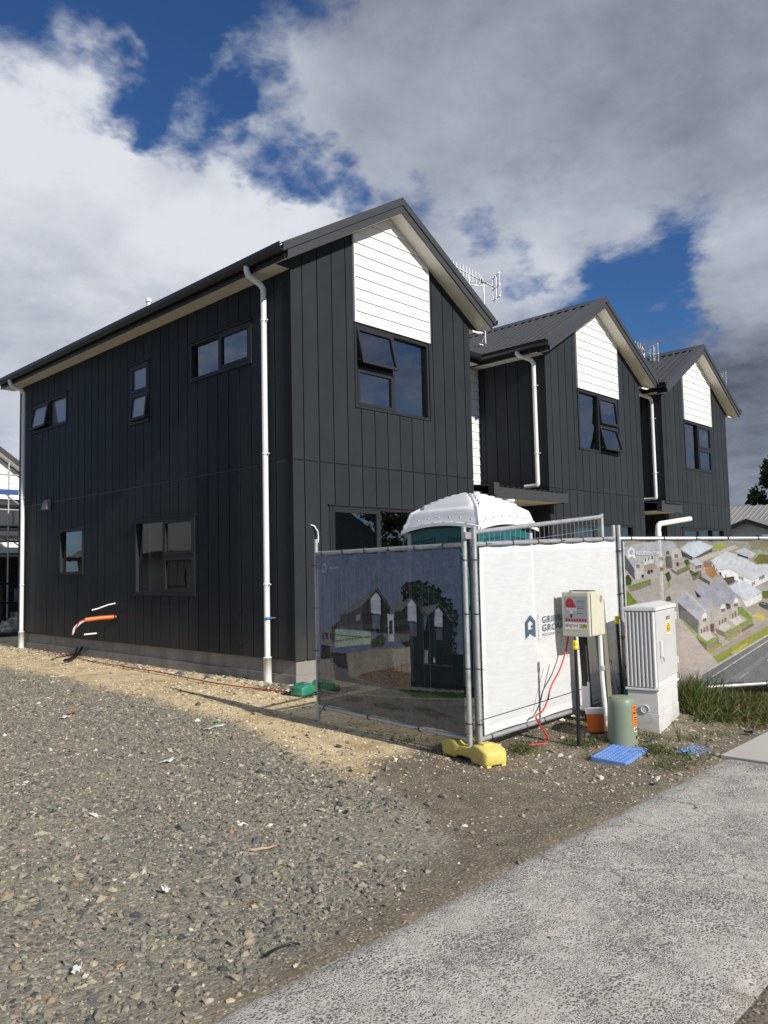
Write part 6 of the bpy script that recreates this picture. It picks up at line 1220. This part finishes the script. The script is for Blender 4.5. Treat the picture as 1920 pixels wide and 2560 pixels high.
def gable(parent, x0, x1, y0, y1, ze, zr, axis, mr, mw, ov=.4, name='roof'):
    if axis == 'x':
        c = (y0+y1)/2; q = [(x, y, z) for x in (x0-ov, x1+ov) for y, z in ((y0-ov, ze-ov*(zr-ze)/(c-y0)), (c, zr), (y1+ov, ze-ov*(zr-ze)/(c-y0)))]
    else:
        c = (x0+x1)/2; q = [(x, y, z) for y in (y0-ov, y1+ov) for x, z in ((x0-ov, ze-ov*(zr-ze)/(c-x0)), (c, zr), (x1+ov, ze-ov*(zr-ze)/(c-x0)))]
    mb = MB(); ribbed(mb, q[0], q[3], q[1], .3, .03); ribbed(mb, q[2], q[5], q[1], .3, .03); r = mb.build(name, mr, parent, True)
    lo = [(p[0], p[1], p[2]-.22) for p in q]; mb = MB()
    for a, b in ((0, 1), (1, 2), (3, 4), (4, 5), (0, 3), (2, 5)):
        d = Vector((0, .03, 0)) if abs(q[a][1]-q[b][1]) < 1e-6 else Vector((.03, 0, 0)); mb.prism([lo[a], lo[b], Vector(q[b])-Vector((0, 0, .02)), Vector(q[a])-Vector((0, 0, .02))], [Vector(lo[a])+d, Vector(lo[b])+d, Vector(q[b])+d-Vector((0, 0, .02)), Vector(q[a])+d-Vector((0, 0, .02))])
    mb.build('fascia', M_TRIM, r, True); mb = MB(); zz_ = .02
    mb.box(x0, x1, y0, y1, -.2, ze-.02)
    if axis == 'x': mb.prism([(x0+zz_, y0, ze-.019), (x0+zz_, y1, ze-.019), (x0+zz_, (y0+y1)/2, zr-.12)], [(x1-zz_, y0, ze-.019), (x1-zz_, y1, ze-.019), (x1-zz_, (y0+y1)/2, zr-.12)])
    else: mb.prism([(x0, y0+zz_, ze-.019), (x1, y0+zz_, ze-.019), ((x0+x1)/2, y0+zz_, zr-.12)], [(x0, y1-zz_, ze-.019), (x1, y1-zz_, ze-.019), ((x0+x1)/2, y1-zz_, zr-.12)])
    mb.build('wall', mw, parent, True); return r
nb = thing('bungalow', (38, 5, 0), 'low bungalow with a pale grey corrugated roof past the far town house', 'house')
gable(nb, 34.6, 42, 3.6, 8.1, 2.75, 3.62, 'x', M_BR, M_BW, .35); gable(nb, 37.5, 46, -1.5, 12, 3.05, 4.75, 'y', M_BR, M_BW, .5)
mb = MB(); mb.box(34.2, 34.3, 3.1, 5.1, 2.62, 2.78); mb.build('verandah_beam', M_WHITE, nb, True)
# house under construction behind, with its scaffold
nh = thing('unfinished_house', (1, 18, 0), 'white-gabled house under construction behind the scaffold', 'house')
xA, xB, xM = -2.6, 6.0, 1.7; zE, zR = 2.95, 6.05; sl2 = (zR-zE)/(xB-xM); K = Plane((0, 18, 0), (1, 0, 0), (0, -1, 0)); z = 4.02
mb = MB(); mb.box(xA, xB, 18.02, 26, -.1, zE); ppoly(mb, K, [(xA, zE+.001), (xB, zE+.001), (xM, zR)], -7.9, -.03); mb.build('wall', mat('unfinished_wrap', (.035, .036, .04, 1), .7), nh, True)
while z < zR-.1:
    poly = clip(clip([(xA, z), (xB, z), (xB, z+.17), (xA, z+.17)], sl2, 1, zR+sl2*xM-.05), -sl2, 1, zR-sl2*xM-.05)
    if len(poly) > 2: mb = MB(); ppoly(mb, K, poly, -.028, lambda u, v, z=z: .03-.016*(v-z)/.17); mb.build('weatherboard', M_WHITE, nh, True)
    z += .1745
for s in (-1, 1):
    xe = xM+s*(xB-xM+.4); ze = zR-sl2*(xB-xM+.4); mb = MB(); ppoly(mb, K, [(xM, zR), (xe, ze), (xe, ze+.20), (xM, zR+.20)], -8.2, .42); mb.build('roof', M_METAL, nh, True); mb = MB(); ppoly(mb, K, [(xM, zR-.012), (xe, ze-.012), (xe, ze-.002), (xM, zR-.002)], -.0, .41); mb.build('soffit', M_SOFF, nh, True)
window(nh, K, 1.9, 4.6, 3.05, 3.82, [(1.9, 3.1, 3.05, 3.82, 'fixed', 0, M_GLASS), (3.1, 4.6, 3.05, 3.82, 'fixed', 0, M_GLASS)]); mb = MB(); pbox(mb, K, 2.6, 4.0, .2, 2.1, .003, .02); mb.build('doorway', M_BLACK, nh, True)
mb = MB(); pbox(mb, K, xA, xB, 2.28, 2.62, .001, .12); mb.build('balcony_edge', M_WHITE, nh, True)
sc = thing('scaffold', (2, 16.8, 0), 'steel scaffold with planks in front of the unfinished house', 'scaffold')
for xx in (.4, 2.35, 4.3):
    for yy in (16.4,): mb = MB(); mb.tube([(xx, yy, -.05), (xx, yy, 5.0)], .024, 8); mb.build('standard', M_GALV, sc, True)
for zz_ in (3.08, 3.55, 4.62): mb = MB(); mb.tube([(.2, 16.4, zz_), (4.6, 16.4, zz_)], .024, 8); mb.build('ledger', M_GALV, sc, True)
for i in range(3):
    for zz_ in (2.14, 2.72): mb = MB(); mb.box(.2, 4.6, 16.45+.3*i, 16.72+.3*i, zz_, zz_+.05); mb.build('plank', mat('scaffold_plank', (.34, .32, .29, 1), .7, var=.1), sc, True)
mb = MB(); mb.tube([(2.2, 16.36, 4.05), (3.4, 16.36, 3.15)], .022, 8); mb.build('brace', M_GALV, sc, True)
sb = MB(); sb.box(1.4, 4.4, 16.33, 16.345, 4.0, 4.16); sbo = sb.build('site_sign', mat('sign_blue', (.02, .075, .26, 1), .5)); tag(sbo, 'blue sign strip on the scaffold of the unfinished house', 'sign')
text_part('lettering', 'JTBL', .15, M_WHITE, sbo, basis((2.60, 16.328, 4.03), (1.2, 0, 0), (0, 0, 1), (0, -1, 0)))
def bin_(loc, w, d, h, m, label, cat, lid=None):
    t = thing('storage_bin', (loc[0], loc[1], 0), label, cat); mb = MB(); mb.bbox(-w/2, w/2, -d/2, d/2, 0, h, .03); mb.build('body', m, t); mb = MB(); mb.bbox(-w/2-.03, w/2+.03, -d/2-.03, d/2+.03, h, h+.08, .03); mb.build('lid', lid or m, t); return t
bin_((2.92, 15.6), .42, .5, 1.45, mat('blue_bin', (.06, .13, .35, 1), .5), 'tall blue bin beside the scaffold', 'bin')
rk = thing('material_rack', (2.35, 15.3, 0), 'dark rack of building materials under the scaffold', 'rack')
for z_ in (.25, .75, 1.3): mb = MB(); mb.box(1.7, 2.7, 15.0, 15.6, z_, z_+.05); mb.build('shelf', M_BLACK, rk, True)
for x_ in (1.7, 2.66): mb = MB(); mb.box(x_, x_+.04, 15.0, 15.6, 0, 1.35); mb.build('upright', M_BLACK, rk, True)
for x_, w_, z_, h_, m_ in ((2.2, .18, .80, .38, mat('pale_blue_box', (.35, .45, .6, 1), .5)), (2.44, .16, .80, .40, mat('white_box', (.6, .62, .66, 1), .5)), (2.1, .26, .30, .2, mat('white_box', (.6, .62, .66, 1), .5)), (2.45, .16, .30, .22, mat('orange_box', (.6, .2, .04, 1), .5))):
    mb = MB(); mb.bbox(x_, x_+w_, 15.1, 15.5, z_+.001, z_+h_, .01); o = mb.build('carton', m_); tag(o, {'pale_blue_box': 'pale blue carton on the material rack', 'orange_box': 'orange carton on the lower shelf of the material rack'}.get(m_.name, 'white carton on the %s shelf of the material rack' % ('middle' if z_ > .5 else 'lower')), 'carton')
x, y = RNG.normal(2.0, .5, 700), RNG.normal(14.2, .25, 700); stones('clay_heap', x, y, RNG.uniform(.1, .3, 700), palette(700, (1, 2, 6, 20, 40, 30, 1, 2)), M_STONE, True, z=.34*np.exp(-((x-2)/.6)**2-((y-14.2)/.3)**2))
mb = MB(); mb.box(-1.2, 2.6, 12.6, 13.0, .0, .10); o = mb.build('timber_sleeper', mat('dark_timber', (.05, .045, .04, 1), .9)); tag(o, 'dark timber sleeper lying on the ground behind the first house', 'timber')
# across the street and next door: seen only as mirror images in the windows
M_GR = mat('green_grey_roof', (.085, .095, .080, 1), .6, var=.1, vs=2); M_BRK = mat('cream_brick', (.42, .38, .32, 1), .85, var=.12, vs=6)
h2 = thing('brick_house', (20, -28, 0), 'single-storey brick house with a green roof across the street', 'house'); gable(h2, 13, 27, -33, -24, 2.7, 5.6, 'x', M_GR, M_BRK, .5)
for xx in (15.5, 20, 24.2): F2 = Plane((0, -24, 0), (-1, 0, 0), (0, 1, 0)); window(h2, F2, -xx-.9, -xx+.9, .9, 2.1, [(-xx-.9, -xx, .9, 2.1, 'fixed', 0, M_GLASS), (-xx, -xx+.9, .9, 2.1, 'fixed', 0, M_GLASS)])
h3 = thing('brick_house', (-17, 24, 0), 'single-storey brick house with a green roof next door beyond the gravel', 'house'); gable(h3, -23, -12, 15, 33, 2.7, 5.0, 'y', M_GR, M_BRK, .5)
for yy in (18, 23, 28): F3 = Plane((-12, 0, 0), (0, 1, 0), (1, 0, 0)); window(h3, F3, yy-.9, yy+.9, .9, 2.1, [(yy-.9, yy, .9, 2.1, 'fixed', 0, M_GLASS), (yy, yy+.9, .9, 2.1, 'fixed', 0, M_GLASS)])
tree((31.5, -25, 0), 9.5, 4.0, 'rounded tree beside the brick house across the street', 7000, .2, seed=5); tree((40, -28, 0), 11, 4.5, 'tall tree further along across the street', 7000, .24, seed=6); tree((-26, 36, 0), 8, 3.2, 'tree behind the brick house next door', 6000, .22, seed=8)
